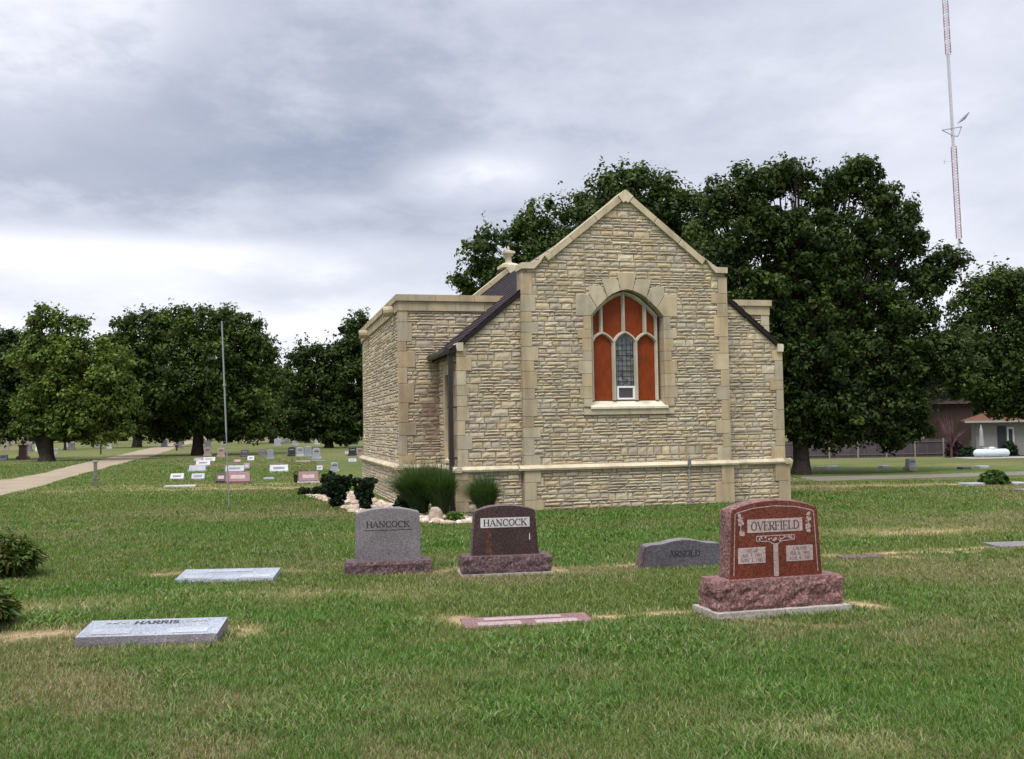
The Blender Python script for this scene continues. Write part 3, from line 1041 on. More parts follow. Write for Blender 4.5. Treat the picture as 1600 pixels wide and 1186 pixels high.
# leaded glass of the middle light
m, n, l, b = mat_new('leaded_glass', 0.18, 0.5)
vec = obj_coord(n, l)
vo = n.new('ShaderNodeTexVoronoi'); vo.inputs['Scale'].default_value = 13; vo.distance = 'CHEBYCHEV'; vo.inputs['Randomness'].default_value = 0.75
l.new(vec, vo.inputs['Vector'])
cr_ = n.new('ShaderNodeSeparateColor'); l.new(vo.outputs['Color'], cr_.inputs[0])
c = tramp(n, l, cr_.outputs[0], [(0.0, (0.035, 0.04, 0.055)), (0.35, (0.10, 0.115, 0.15)), (0.55, (0.15, 0.14, 0.07)), (0.7, (0.07, 0.06, 0.09)), (0.85, (0.06, 0.09, 0.07)), (1.0, (0.24, 0.25, 0.29))])
l.new(c, b.inputs['Base Color'])
M_glass = m
glass = panel([(430, 896), (602, 896), (602, 540), (560, 492), (515, 470), (470, 492), (430, 540)], 'stained_glass', M_glass, (.1, .1, .1))
ld = MB()
for zx in (446, 463, 497, 533, 567, 585):
    (x0, z0), (x1, z1) = w5(zx, 900), w5(zx, 500 if 480 < zx < 550 else 540)
    ld.box((x0 - .003, FVp + .004, z0), (x0 + .003, FVp + .014, z1))
for zy in list(range(560, 900, 42)):
    (x0, z0), (x1, z1) = w5(440, zy), w5(592, zy)
    ld.box((x0, FVp + .003, z0 - (.006 if zy in (644, 770) else .003)), (x1, FVp + .0132, z0 + (.006 if zy in (644, 770) else .003)))
ld.build('leading', M_metal_dark, glass)
vt = MB()
(x0, z0), (x1, z1) = w5(444, 1000), w5(592, 892)
for (a_, b_) in (((x0, z0), (x1, z0 + .034)), ((x0, z1 - .034), (x1, z1)), ((x0, z0 + .034), (x0 + .036, z1 - .034)), ((x1 - .036, z0 + .034), (x1, z1 - .034))):
    vt.box((a_[0], FVp - .02, a_[1]), (b_[0], FVp + .05, b_[1]))
vto = vt.build('hopper_vent', M_white, surround)
vp = MB(); vp.box((x0 + .03, FVp + .01, z0 + .03), (x1 - .03, FVp + .03, z1 - .03), (0.045, 0.035, 0.05))
vp.build('pane', mat_new('dark_glass', 0.15, 0.5, (0.045, 0.035, 0.05))[0], vto)

# conduit on the plinth, right of the window
cd = MB()
cd.tube([(1.18, -PJ - .075, 0), (1.17, -PJ - .075, .70), (1.17, -PJ - .105, .74), (1.17, -PJ - .105, .96)], .014, 8, (0.25, 0.25, 0.27))
cd.box((1.14, -PJ - .125, .80), (1.20, -PJ - .09, .88), (0.16, 0.16, 0.18))
cd.build('conduit', M_flat, chapel)

# ------------------------------------------------------------------ lettering
SER = {
 'H': (0.9, [((.16, 0), (.16, 1), 1), ((.74, 0), (.74, 1), 1), ((.16, .5), (.74, .5), 0), ((.02, 0), (.3, 0), 0), ((.02, 1), (.3, 1), 0), ((.6, 0), (.88, 0), 0), ((.6, 1), (.88, 1), 0)]),
 'A': (0.9, [((.1, 0), (.43, 1), 0), ((.43, 1), (.78, 0), 1), ((.22, .34), (.66, .34), 0), ((0, 0), (.22, 0), 0), ((.64, 0), (.9, 0), 0)]),
 'N': (0.95, [((.16, 0), (.16, 1), 0), ((.16, 1), (.78, 0), 1), ((.78, 0), (.78, 1), 0), ((.02, 0), (.3, 0), 0), ((.02, 1), (.2, 1), 0), ((.64, 1), (.92, 1), 0)]),
 'C': (0.85, 'C'), 'O': (0.92, 'O'),
 'K': (0.88, [((.16, 0), (.16, 1), 1), ((.18, .42), (.7, 1), 0), ((.34, .6), (.76, 0), 1), ((.02, 0), (.3, 0), 0), ((.02, 1), (.3, 1), 0), ((.58, 1), (.84, 1), 0), ((.62, 0), (.9, 0), 0)]),
 'R': (0.85, [((.16, 0), (.16, 1), 1), ((.4, .5), (.74, 0), 1), ((.02, 0), (.3, 0), 0), ((.02, 1), (.3, 1), 0), ((.62, 0), (.86, 0), 0), 'P']),
 'D': (0.9, [((.16, 0), (.16, 1), 1), ((.02, 0), (.3, 0), 0), ((.02, 1), (.3, 1), 0), 'D']),
 'V': (0.9, [((.1, 1), (.45, 0), 1), ((.45, 0), (.78, 1), 0), ((0, 1), (.24, 1), 0), ((.64, 1), (.9, 1), 0)]),
 'E': (0.78, [((.16, 0), (.16, 1), 1), ((.02, 0), (.68, 0), 0), ((.02, 1), (.66, 1), 0), ((.16, .52), (.5, .52), 0), ((.68, 0), (.7, .22), 0), ((.66, 1), (.66, .8), 0), ((.5, .42), (.5, .62), 0)]),
 'F': (0.75, [((.16, 0), (.16, 1), 1), ((.02, 0), (.32, 0), 0), ((.02, 1), (.66, 1), 0), ((.16, .52), (.5, .52), 0), ((.66, 1), (.66, .78), 0), ((.5, .42), (.5, .62), 0)]),
 'I': (0.4, [((.2, 0), (.2, 1), 1), ((.05, 0), (.35, 0), 0), ((.05, 1), (.35, 1), 0)]),
 'L': (0.76, [((.16, 0), (.16, 1), 1), ((.02, 0), (.68, 0), 0), ((.02, 1), (.32, 1), 0), ((.68, 0), (.7, .24), 0)]),
 'S': (0.7, 'S'),
}


def arc(cx, cy, rx, ry, a0, a1, n=14):
    return [(cx + rx * math.cos(R(a0 + (a1 - a0) * i / n)), cy + ry * math.sin(R(a0 + (a1 - a0) * i / n))) for i in range(n + 1)]


def letter_strokes(ch):
    w, st = SER[ch]; o = []
    def curve(pts, wide_x=True):
        for i in range(len(pts) - 1):
            dx = abs(pts[i + 1][0] - pts[i][0]); dy = abs(pts[i + 1][1] - pts[i][1])
            o.append((pts[i], pts[i + 1], dy / (dx + dy + 1e-6)))
    if st == 'O': curve(arc(.45, .5, .36, .5, 0, 360, 22))
    elif st == 'C': curve(arc(.47, .5, .38, .5, 42, 318, 18)); o.append(((.75, .66), (.75, .95), 0.3))
    elif st == 'S': curve(arc(.34, .75, .24, .25, 30, 270, 10)); curve(arc(.34, .25, .26, .25, 90, -150, 10))
    else:
        for s in st:
            if s == 'P': curve([(.16, 1)] + arc(.44, .76, .26, .24, 90, -90, 8) + [(.16, .52)])
            elif s == 'D': curve([(.16, 1)] + arc(.38, .5, .42, .5, 90, -90, 12) + [(.16, 0)])
            else: o.append(s)
    return w, o


def lettering(text, cx, cz, height, width, y, mat, parent, thick=0.15, thin=0.055, name='lettering', zfun=None):
    tot = sum(SER[c][0] if c in SER else .5 for c in text)
    mb = MB(); x = 0.0; k = 0
    sx = width / tot
    for c in text:
        if c not in SER: x += .5; continue
        w, st = letter_strokes(c)
        for (p, q, t) in st:
            k += 1
            a_ = Vector((cx - width / 2 + (x + p[0]) * sx, cz + (p[1] - .5) * height)); b_ = Vector((cx - width / 2 + (x + q[0]) * sx, cz + (q[1] - .5) * height))
            th = (thin + (thick - thin) * t) * height
            d = (b_ - a_)
            if d.length < 1e-6: continue
            d.normalize(); nn = Vector((-d.y, d.x)) * th / 2; a_ -= d * thin * height * .3; b_ += d * thin * height * .3
            yy = y - .0022 - (k % 7) * .00015
            mb.add([(a_.x + nn.x, yy, a_.y + nn.y), (b_.x + nn.x, yy, b_.y + nn.y), (b_.x - nn.x, yy, b_.y - nn.y), (a_.x - nn.x, yy, a_.y - nn.y)], [(3, 2, 1, 0)])
        x += w
    o = mb.build(name, mat, parent, fix=False)
    return o


def small_text(text, cx, cz, size, y, mat, parent, width=None, flat=None):
    cu = bpy.data.curves.new('inscription', 'FONT'); cu.body = text; cu.size = size; cu.align_x = 'CENTER'; cu.align_y = 'CENTER'; cu.resolution_u = 2; cu.space_line = .95
    ob = bpy.data.objects.new('tmp', cu); S.collection.objects.link(ob)
    bpy.context.view_layer.update()
    me = bpy.data.meshes.new_from_object(ob.evaluated_get(bpy.context.evaluated_depsgraph_get()))
    bpy.data.objects.remove(ob)
    me.name = 'inscription'
    xs = [v.co.x for v in me.vertices]; kx = 1.0
    if width and xs: kx = width / (max(xs) - min(xs))
    for v in me.vertices:
        x_, z_ = v.co.x * kx, v.co.y
        if flat is None: v.co = (cx + x_, y - .0022, cz + z_)
        else: v.co = flat(cx + x_, cz + z_)
    me.materials.clear(); me.materials.append(mat)
    return link(bpy.data.objects.new('inscription', me), parent)


# ------------------------------------------------------------------ granites
G_grey = granite('grey_granite', (0.095, 0.082, 0.09), (0.165, 0.145, 0.155), (0.25, 0.23, 0.235), .5, 75)
G_greyd = granite('dark_grey_granite', (0.04, 0.036, 0.045), (0.085, 0.078, 0.09), (0.15, 0.14, 0.155), .45, 75)
G_bluegrey = granite('blue_grey_granite', (0.13, 0.145, 0.17), (0.25, 0.275, 0.31), (0.42, 0.44, 0.47), .45, 80)
G_mahog = granite('dark_mahogany_granite', (0.018, 0.010, 0.012), (0.042, 0.024, 0.025), (0.095, 0.052, 0.048), .3, 60)
G_mahogr = granite('rough_mahogany_granite', (0.045, 0.025, 0.030), (0.105, 0.062, 0.068), (0.22, 0.14, 0.14), .85, 45, (0.9, 0.02), 8)
G_red = granite('polished_red_granite', (0.070, 0.014, 0.009), (0.125, 0.025, 0.015), (0.19, 0.058, 0.038), .28, 60)
G_redr = granite('rough_red_granite', (0.08, 0.032, 0.030), (0.185, 0.088, 0.080), (0.34, 0.205, 0.19), .85, 45, (0.9, 0.02), 8)
G_pinkm = granite('matt_pink_granite', (0.20, 0.13, 0.12), (0.32, 0.23, 0.22), (0.46, 0.37, 0.35), .7, 70)
G_redflat = granite('matt_red_granite', (0.10, 0.045, 0.048), (0.18, 0.09, 0.09), (0.29, 0.17, 0.165), .6, 60)
G_frost = granite('frosted_panel', (0.42, 0.39, 0.39), (0.52, 0.49, 0.49), (0.62, 0.59, 0.59), .7, 60)
G_frostp = granite('frosted_pink_panel', (0.29, 0.20, 0.19), (0.38, 0.285, 0.27), (0.49, 0.39, 0.37), .7, 60)
G_palegrey = granite('pale_grey_granite', (0.23, 0.24, 0.265), (0.32, 0.33, 0.355), (0.43, 0.44, 0.46), .6, 60)
G_white = granite('white_marble', (0.33, 0.33, 0.34), (0.42, 0.42, 0.42), (0.52, 0.52, 0.51), .6, 40)
G_black = granite('black_granite', (0.012, 0.012, 0.015), (0.03, 0.03, 0.035), (0.08, 0.08, 0.09), .3, 60)
G_tan = granite('tan_granite', (0.24, 0.17, 0.13), (0.36, 0.27, 0.22), (0.48, 0.38, 0.32), .7, 60)
G_conc = granite('concrete', (0.22, 0.20, 0.17), (0.33, 0.30, 0.26), (0.44, 0.41, 0.36), .95, 40, (0.4, 0.006))
M_ink, *_ = mat_new('dark_lettering', 0.8, 0.2, (0.035, 0.03, 0.035))
M_ink2, *_ = mat_new('grey_lettering', 0.8, 0.2, (0.17, 0.12, 0.12))
M_ink4, *_ = mat_new('worn_lettering', 0.8, 0.2, (0.095, 0.06, 0.06))
M_ink3, *_ = mat_new('pink_lettering', 0.8, 0.2, (0.42, 0.30, 0.28))


def rock_block(name, w, d, h, mat, parent, z0=0.0, amp=.022, seed=0, res=.03, round_top=0.0, chips=1.0):
    """a rock-pitched block: flat top, chipped faces"""
    mb = MB(); nx = max(4, int(w / res)); nz = max(3, int(h / res)); ndp = max(4, int(d / res))
    def disp(x, y, z, nx_, ny_):
        t = (z - z0) / h
        edge = min(1, t * 6 + .3) * min(1, (1 - t) * 5)
        q = Vector((x * 7 + seed, y * 7, z * 10))
        k = (mnoise.fractal(q, 1.0, 2.2, 4) * .9 + abs(mnoise.noise(q * .8)) * 1.2) * amp * chips
        q2 = Vector((x * 26, y * 26 + seed, z * 34))
        k += mnoise.noise(q2) * amp * .35
        k = (k + amp * .25) * edge
        return (x + nx_ * k, y + ny_ * k, z)
    corners = [(-w / 2, -d / 2), (w / 2, -d / 2), (w / 2, d / 2), (-w / 2, d / 2)]
    ring = []
    for s_ in range(4):
        a_, b_ = corners[s_], corners[(s_ + 1) % 4]; m_ = nx if s_ % 2 == 0 else ndp
        nn = ((0, -1), (1, 0), (0, 1), (-1, 0))[s_]
        for i in range(m_):
            t = i / m_
            n2_ = nn if i else (nn[0] + ((0, -1), (1, 0), (0, 1), (-1, 0))[s_ - 1][0], nn[1] + ((0, -1), (1, 0), (0, 1), (-1, 0))[s_ - 1][1])
            ring.append((a_[0] + (b_[0] - a_[0]) * t, a_[1] + (b_[1] - a_[1]) * t, n2_[0], n2_[1]))
    vs = []
    for j in range(nz + 1):
        z = z0 + h * j / nz
        for (x, y, ax, ay) in ring: vs.append(disp(x, y, z, ax, ay))
    m_ = len(ring)
    fs = [(j * m_ + i, j * m_ + (i + 1) % m_, (j + 1) * m_ + (i + 1) % m_, (j + 1) * m_ + i) for j in range(nz) for i in range(m_)]
    fs.append(tuple(nz * m_ + i for i in range(m_)))
    mb.add(vs, fs)
    return mb.build(name, mat, parent)


def tablet_outline(wb, wt, h, sh, n=14):
    """front outline: tapered sides, small shoulders, arched top rising by sh"""
    r = .035
    pts = [(-wb / 2, 0), (wb / 2, 0)]
    pts += [(wt / 2, h - sh - r)] + [(wt / 2 - r + r * math.cos(R(a_)), h - sh - r + r * math.sin(R(a_))) for a_ in (20, 45, 70)]
    xs = np.linspace(wt / 2 - r, -wt / 2 + r, n)
    for x in xs: pts.append((float(x), h - sh + sh * (1 - (x / (wt / 2 - r)) ** 2) ** .9 if abs(x) < wt / 2 - r - 1e-6 else h - sh))
    pts += [(-wt / 2 + r - r * math.cos(R(a_)), h - sh - r + r * math.sin(R(a_))) for a_ in (70, 45, 20)] + [(-wt / 2, h - sh - r)]
    return pts


def tablet(name, wb, wt, h, th, sh, m_face, m_side, parent, z0, lean=0.0, seed=1):
    pts = tablet_outline(wb, wt, h, sh)
    # resample the outline for rough edges
    o = []
    for i in range(len(pts)):
        a_, b_ = Vector(pts[i]), Vector(pts[(i + 1) % len(pts)]); k = max(1, int((b_ - a_).length / .035))
        o += [a_.lerp(b_, t / k) for t in range(k)]
    me_v = []; n_ = len(o); layers = 5
    cen = Vector((0, h * .45))
    for L_i in range(layers):
        y = -th / 2 + th * L_i / (layers - 1)
        for p in o:
            k = 0
            if 0 < L_i < layers - 1:
                k = .008 + .012 * mnoise.noise(Vector((p.x * 14 + seed, y * 20, p.y * 14)))
            if p.y < .005: k = 0
            dd = (p - cen).normalized()
            me_v.append((p.x + dd.x * k, y, z0 + p.y + dd.y * k))
    fs_side = [(a_ * n_ + i, a_ * n_ + (i + 1) % n_, (a_ + 1) * n_ + (i + 1) % n_, (a_ + 1) * n_ + i) for a_ in range(layers - 1) for i in range(n_)]
    mb = MB(); mb.add(me_v, [tuple(range(n_)), tuple((layers - 1) * n_ + i for i in reversed(range(n_)))] + fs_side)
    ob = mb.build(name, m_face, parent)
    ob.data.materials.append(m_side)
    for i, p in enumerate(ob.data.polygons): p.material_index = 0 if len(p.vertices) > 4 else 1
    return ob


def pbox(name, x0, x1, z0, z1, y, t, mat, parent):
    mb = MB(); mb.box((x0, y - t, z0), (x1, y + .004, z1)); return mb.build(name, mat, parent)


def corner_loc(px, py, w, d, yaw, z=0.0):
    """location of a thing whose front left bottom corner is seen at a pixel"""
    c_ = at(px, py, z)
    return (c_.x + math.cos(yaw) * w / 2 - math.sin(yaw) * d / 2, c_.y + math.sin(yaw) * w / 2 + math.cos(yaw) * d / 2, z)


# --- red granite monument, right
yaw = R(15)
t = thing('headstone', 'large polished red granite headstone lettered OVERFIELD on a rough pink base and concrete slab', 'headstone', corner_loc(1121, 972, 1.23, .46, yaw), yaw)
cs = MB(); cs.box((-.615, -.23, -.05), (.615, .23, .062)); cs.build('foundation_slab', G_conc, t)
rock_block('base', 1.13, .31, .245, G_redr, t, .062, .024, 3)
tz = .305
tb = tablet('tablet', .855, .80, .635, .19, .06, G_red, G_redr, t, tz)
yf = -.095
# frosted border line, shoulders and floral corners
bl = MB()
def fline(mb, pts, w, y, k0=0):
    for i in range(len(pts) - 1):
        a_, b_ = Vector(pts[i]), Vector(pts[i + 1]); d_ = (b_ - a_).normalized(); nn = Vector((-d_.y, d_.x)) * w / 2
        yy = y - .0012 - ((i + k0) % 5) * .0002
        mb.add([(a_.x + nn.x, yy, a_.y + nn.y), (b_.x + nn.x, yy, b_.y + nn.y), (b_.x - nn.x, yy, b_.y - nn.y), (a_.x - nn.x, yy, a_.y - nn.y)], [(3, 2, 1, 0)])
fline(bl, [(-.39, tz + .03), (-.365, tz + .53), (-.345, tz + .545), (-.2, tz + .578), (0, tz + .592), (.2, tz + .578), (.345, tz + .545), (.365, tz + .53), (.39, tz + .03)], .008, yf)
bl.build('border', G_pinkm, tb, fix=False)
for sg in (-1, 1):
    fo = MB(); rr = random.Random(5 + sg)
    fline(fo, [(sg * .335, tz + .535), (sg * .31, tz + .45), (sg * .325, tz + .36)], .007, yf)
    for i in range(26):
        a_ = rr.random(); cx_, cz_ = sg * (.34 - .04 * rr.random() - .02 * (a_)), tz + .53 - a_ * .17
        s_ = rr.uniform(.006, .016); yy = yf - .0022 - i * .0001
        k_ = 7; fo.add([(cx_ + s_ * math.cos(6.283 * q / k_) * rr.uniform(.6, 1.2), yy, cz_ + s_ * math.sin(6.283 * q / k_)) for q in range(k_)], [tuple(range(k_))])
    fo.build('carved_flowers', G_frostp, tb, fix=False)
np1 = pbox('name_panel', -.255, .255, tz + .375, tz + .485, yf, .003, G_frostp, tb)
lettering('OVERFIELD', 0, tz + .43, .070, .45, yf - .003, M_ink4, np1, .15, .055)
for sg, txt in ((-1, 'NELLIE\nJAN. 7, 1901\nNOV. 3, 1981'), (1, 'CALVIN\nFEB. 6, 1900\nAUG. 8, 1981')):
    cx_ = sg * .222
    pn = pbox('name_panel', cx_ - .125, cx_ + .125, tz + .125, tz + .255, yf, .003, G_frostp, tb)
    small_text(txt, cx_, tz + .19, .042, yf - .003, M_ink2, pn, .2)
cvv = MB()
cvv.box((-.022, yf - .003, tz + .01), (.022, yf + .003, tz + .28))
cvv.build('carved_stem', G_frostp, tb)
cvb = MB()
fline(cvb, [(-.175, tz + .305), (-.175, tz + .345), (.175, tz + .345), (.175, tz + .305), (.06, tz + .30), (.02, tz + .275), (-.02, tz + .275), (-.06, tz + .30), (-.175, tz + .305)], .007, yf)
rr = random.Random(2)
for i in range(40):
    x_ = rr.uniform(-.16, .16); zc_ = tz + .325 + rr.uniform(-.012, .012) - (.02 if abs(x_) < .05 else 0) * rr.random()
    s_ = rr.uniform(.004, .011); yy = yf - .0035 - i * .0001
    cvb.add([(x_ + s_ * math.cos(6.283 * q / 5), yy, zc_ + s_ * math.sin(6.283 * q / 5)) for q in range(5)], [tuple(range(5))])
cvb.build('carved_band', G_frostp, tb, fix=False)

# --- grey Hancock
yaw = R(9)
t = thing('headstone', 'plain grey granite headstone lettered HANCOCK on a rough brown base', 'headstone', corner_loc(540, 899.5, .935, .34, yaw), yaw)
rock_block('base', .925, .33, .165, G_mahogr, t, -.03, .02, 11)
tb = tablet('tablet', .715, .69, .575, .17, .045, G_grey, G_grey, t, .135)
lettering('HANCOCK', 0.0, .135 + .40, .062, .48, -.085, M_ink, tb, .17, .08)
ln_ = MB(); fline(ln_, [(-.27, .135 + .335), (.27, .135 + .335)], .006, -.085); ln_.build('carved_line', M_ink, tb, fix=False)

# --- dark Hancock
yaw = R(9)
t = thing('headstone', 'dark brown polished granite headstone with HANCOCK on a pale panel', 'headstone', corner_loc(722, 901, .975, .34, yaw), yaw)
sb = MB(); sb.box((-.50, -.19, -.04), (.50, .19, .018)); sb.build('foundation_slab', G_conc, t)
rock_block('base', .955, .32, .185, G_mahogr, t, .018, .02, 21, chips=.8)
tb = tablet('tablet', .735, .66, .535, .16, .045, G_mahog, G_mahogr, t, .20)
np1 = pbox('name_panel', -.27, .27, .20 + .30, .20 + .405, -.08, .003, G_frost, tb)
lettering('HANCOCK', 0, .20 + .353, .068, .48, -.083, M_ink, np1, .17, .08)
m = granite('rust_streak', (0.03, 0.014, 0.012), (0.085, 0.032, 0.018), (0.16, 0.07, 0.04), .4, 45)
rs = MB(); rs.add([(-.215, -.0815, .205), (-.15, -.0815, .205), (-.155, -.0815, .48), (-.20, -.0815, .48)], [(0, 1, 2, 3)]); rs.build('rust_stain', m, tb, fix=False)
ws = MB(); ws.add([(.262, -.0815, .36), (.274, -.0815, .36), (.272, -.0815, .43), (.264, -.0815, .43)], [(0, 1, 2, 3)]); ws.build('scratch', G_frost, tb, fix=False)

# --- Arnold, low serpentine
yaw = R(8)
t = thing('headstone', 'low dark grey headstone with curved top lettered ARNOLD, left of the red monument', 'headstone', corner_loc(1004, 888, .98, .22, yaw), yaw)
pts = [(-.49, -.03), (.49, -.03), (.44, .225), (.40, .24), (.25, .25), (.12, .28), (0, .292), (-.12, .28), (-.25, .25), (-.40, .24), (-.44, .225)]
mb = MB(); mb.prism(pts, lambda s, tt, d: (s, d, tt), .10, -.10)
tb = mb.build('tablet', G_greyd, t)
ed = MB(); ed.prism([(p[0], p[1]) for p in pts[2:]] + [(p[0], p[1] + .008) for p in reversed(pts[2:])], lambda s, tt, d: (s, d, tt), .098, -.098); ed.build('rough_edge', G_grey, tb)
for sg in (-1, 1):
    rb = MB(); rb.prism([(sg * .492, -.03), (sg * .444, .225), (sg * .462, .225), (sg * .53, -.03)], lambda s, tt, d: (s, d, tt), .095, -.09); rb.build('rough_end', G_mahogr, tb)
lettering('ARNOLD', 0.0, .145, .062, .36, -.10, M_ink, tb, .2, .1)

# --- flat bevelled markers
def marker(label, px, py, w, d, hf, hb, yaw, m_, m_rough, panels=(), name=None, pm=None, z0=-.03, txtmat=None, flowers=False):
    t = thing('grave_marker', label, 'grave marker', corner_loc(px, py, w, d, yaw), yaw)
    def top(x, y): return hf + (hb - hf) * (y + d / 2) / d
    nx = 30; mb = MB(); vs = []
    for i in range(nx + 1):
        x = -w / 2 + w * i / nx
        k = .008 * mnoise.noise(Vector((x * 18, 3, px)))
        vs += [(x, -d / 2 + k * .6, z0), (x, -d / 2 - .006 + k * 1.4, (hf + z0) * .6), (x, -d / 2, hf - .001), (x, d / 2, hb - .001), (x, d / 2, z0)]
    fs = [(i * 5 + j, i * 5 + j + 1, (i + 1) * 5 + j + 1, (i + 1) * 5 + j) for i in range(nx) for j in (0, 1, 3)]
    fs += [(0, 1, 2, 3, 4), tuple(nx * 5 + q for q in (4, 3, 2, 1, 0))]
    mb.add(vs, fs); body = mb.build('block', m_rough, t)
    tp = MB(); tp.add([(-w / 2, -d / 2, hf), (w / 2, -d / 2, hf), (w / 2, d / 2, hb), (-w / 2, d / 2, hb), (-w / 2, -d / 2, hf - .004), (w / 2, -d / 2, hf - .004), (w / 2, d / 2, hb - .004), (-w / 2, d / 2, hb - .004)],
                      [(0, 1, 2, 3), (0, 4, 5, 1), (1, 5, 6, 2), (2, 6, 7, 3), (3, 7, 4, 0)])
    tf = tp.build('face', m_, t)
    for (x0, x1, y0, y1) in panels:
        q = MB(); e = .003
        q.add([(x0, y0, top(0, y0) + e), (x1, y0, top(0, y0) + e), (x1, y1, top(0, y1) + e), (x0, y1, top(0, y1) + e)], [(0, 1, 2, 3)])
        po = q.build('name_panel', pm or G_frost, tf, fix=False)
        small_text('A R T H U R\n1902 - 1979' if x0 < 0 else 'M A R Y\n1908 - 1986', (x0 + x1) / 2, (y0 + y1) / 2, (y1 - y0) * .42, 0, M_ink2, po, (x1 - x0) * .7, lambda a_, b_: (a_, b_, top(0, b_) + .0055)) if txtmat is None else None
    if name:
        ob = lettering(name, 0, 0, .06, .34, 0, M_ink, tf, .22, .12)
        for v in ob.data.vertices:
            yy = d / 2 - .085 + v.co.z; v.co = (v.co.x, yy, top(0, yy) + .004 - v.co.y * .1)
        if flowers:
            for sg in (-1, 1):
                fo = MB(); rr = random.Random(9 + sg)
                fo.add([(sg * .22, d / 2 - .063, top(0, d / 2 - .063) + .002), (sg * .38, d / 2 - .063, top(0, d / 2 - .063) + .002), (sg * .38, d / 2 - .057, top(0, d / 2 - .057) + .002), (sg * .22, d / 2 - .057, top(0, d / 2 - .057) + .002)], [(0, 1, 2, 3)])
                for i in range(22):
                    cx_ = sg * (.22 + .16 * rr.random()); cy_ = d / 2 - .06 + rr.uniform(-.025, .025) ; s_ = rr.uniform(.006, .014)
                    fo.add([(cx_ + s_ * math.cos(6.283 * q / 6), cy_ + s_ * math.sin(6.283 * q / 6), top(0, cy_) + .003 + i * .0001) for q in range(6)], [tuple(range(6))])
                fo.build('carved_flowers', G_frost, tf, fix=False)
    return t


marker('blue grey slanted grave marker lettered HARRIS with rough front edge', 117, 1015, 1.035, .37, .088, .14, R(4), G_bluegrey, G_grey,
       [(-.43, -.14, -.14, -.02), (.14, .43, -.15, -.03)], 'HARRIS', G_palegrey, -.03, True, True)
marker('low blue grey grave marker with pale panels, left of the grey headstone', 273, 911, 1.035, .40, .035, .085, R(2), G_bluegrey, G_bluegrey,
       [(-.45, -.14, -.17, -.06), (.16, .47, -.17, -.06), (-.24, .24, .06, .14)], None, G_palegrey, -.03, True)
marker('flush reddish granite grave marker with pink panels, below the dark brown headstone', 727, 985, 1.05, .34, .016, .03, R(10), G_redflat, G_redr,
       [(-.41, -.06, -.13, -.01), (.06, .41, -.13, -.01), (-.34, .30, .04, .13)], None, G_pinkm, -.03, True)
marker('dark flush marker sunk in a straw strip right of the red monument', 1321, 874, .50, .2, .012, .016, R(13), G_mahogr, G_mahogr, (), None, None, -.03, True)
marker('grey flush marker cut by the right edge of the photograph', 1563, 857, .7, .35, .02, .035, R(8), G_grey, G_grey, (), None, None, -.03, True)

# ------------------------------------------------------------------ foliage tools
def leaves(name, centers, rad, per, size, palette, mat, parent, up=0.35, elong=1.7, rs=None, outc=None, darkfrac=0.0, shoots=None, cvar=.3):
    """many leaf quads: centers (n,3), rad (n,), per leaves each"""
    rs = rs or rng
    n = len(centers)
    cen = np.repeat(centers, per, 0); rr = np.repeat(rad, per)
    d = rs.normal(size=(n * per, 3)); d /= np.linalg.norm(d, axis=1)[:, None]
    rad_ = rr * rs.random(n * per) ** 0.5
    pos = cen + d * rad_[:, None] * np.array((1, 1, .8))
    pi = np.array(palette); ci = np.repeat(rs.integers(0, len(pi), n), per)
    tone = np.repeat(1 + cvar * (rs.random(n) - .5) * 2, per) * (1 + .25 * (rs.random(n * per) - .5) * 2)
    col = pi[ci] * tone[:, None]
    dirs = d.copy()
    if shoots is not None:
        base, sdir, slen, sn = shoots
        m_ = len(base); t = rs.random((m_, sn))
        bend = rs.normal(size=(m_, 1, 3)) * .07 * slen[:, None, None]
        p = base[:, None, :] + sdir[:, None, :] * (t * slen[:, None])[..., None] + bend * (t ** 2)[..., None]
        p = p + rs.normal(size=p.shape) * (size * .9)
        pos = np.concatenate([pos, p.reshape(-1, 3)]); k_ = m_ * sn
        dirs = np.concatenate([dirs, np.repeat(sdir, sn, 0) + rs.normal(size=(k_, 3)) * .6])
        c2 = pi[rs.integers(0, len(pi), k_)] * (1.1 + .3 * rs.random(k_))[:, None]
        col = np.concatenate([col, c2])
    N_ = len(pos)
    nrm = dirs * .95 + rs.normal(size=(N_, 3)) * .5 + np.array((0, 0, up)); nrm /= np.linalg.norm(nrm, axis=1)[:, None]
    tv = rs.normal(size=(N_, 3)) + dirs * .5; tv -= nrm * np.sum(tv * nrm, 1)[:, None]; tv /= np.linalg.norm(tv, axis=1)[:, None]
    bv = np.cross(nrm, tv)
    sz = size * (0.6 + .8 * rs.random(N_))[:, None]
    a_ = pos - tv * sz * elong / 2; c_ = pos + tv * sz * elong / 2
    b_ = pos - bv * sz / 2 + nrm * sz * .15; d_ = pos + bv * sz / 2 + nrm * sz * .15
    V = np.stack([a_, b_, c_, d_], 1).reshape(-1, 3)
    return np_mesh(name, V, np.arange(len(V)), 4, np.repeat(col, 4, 0), mat, parent)


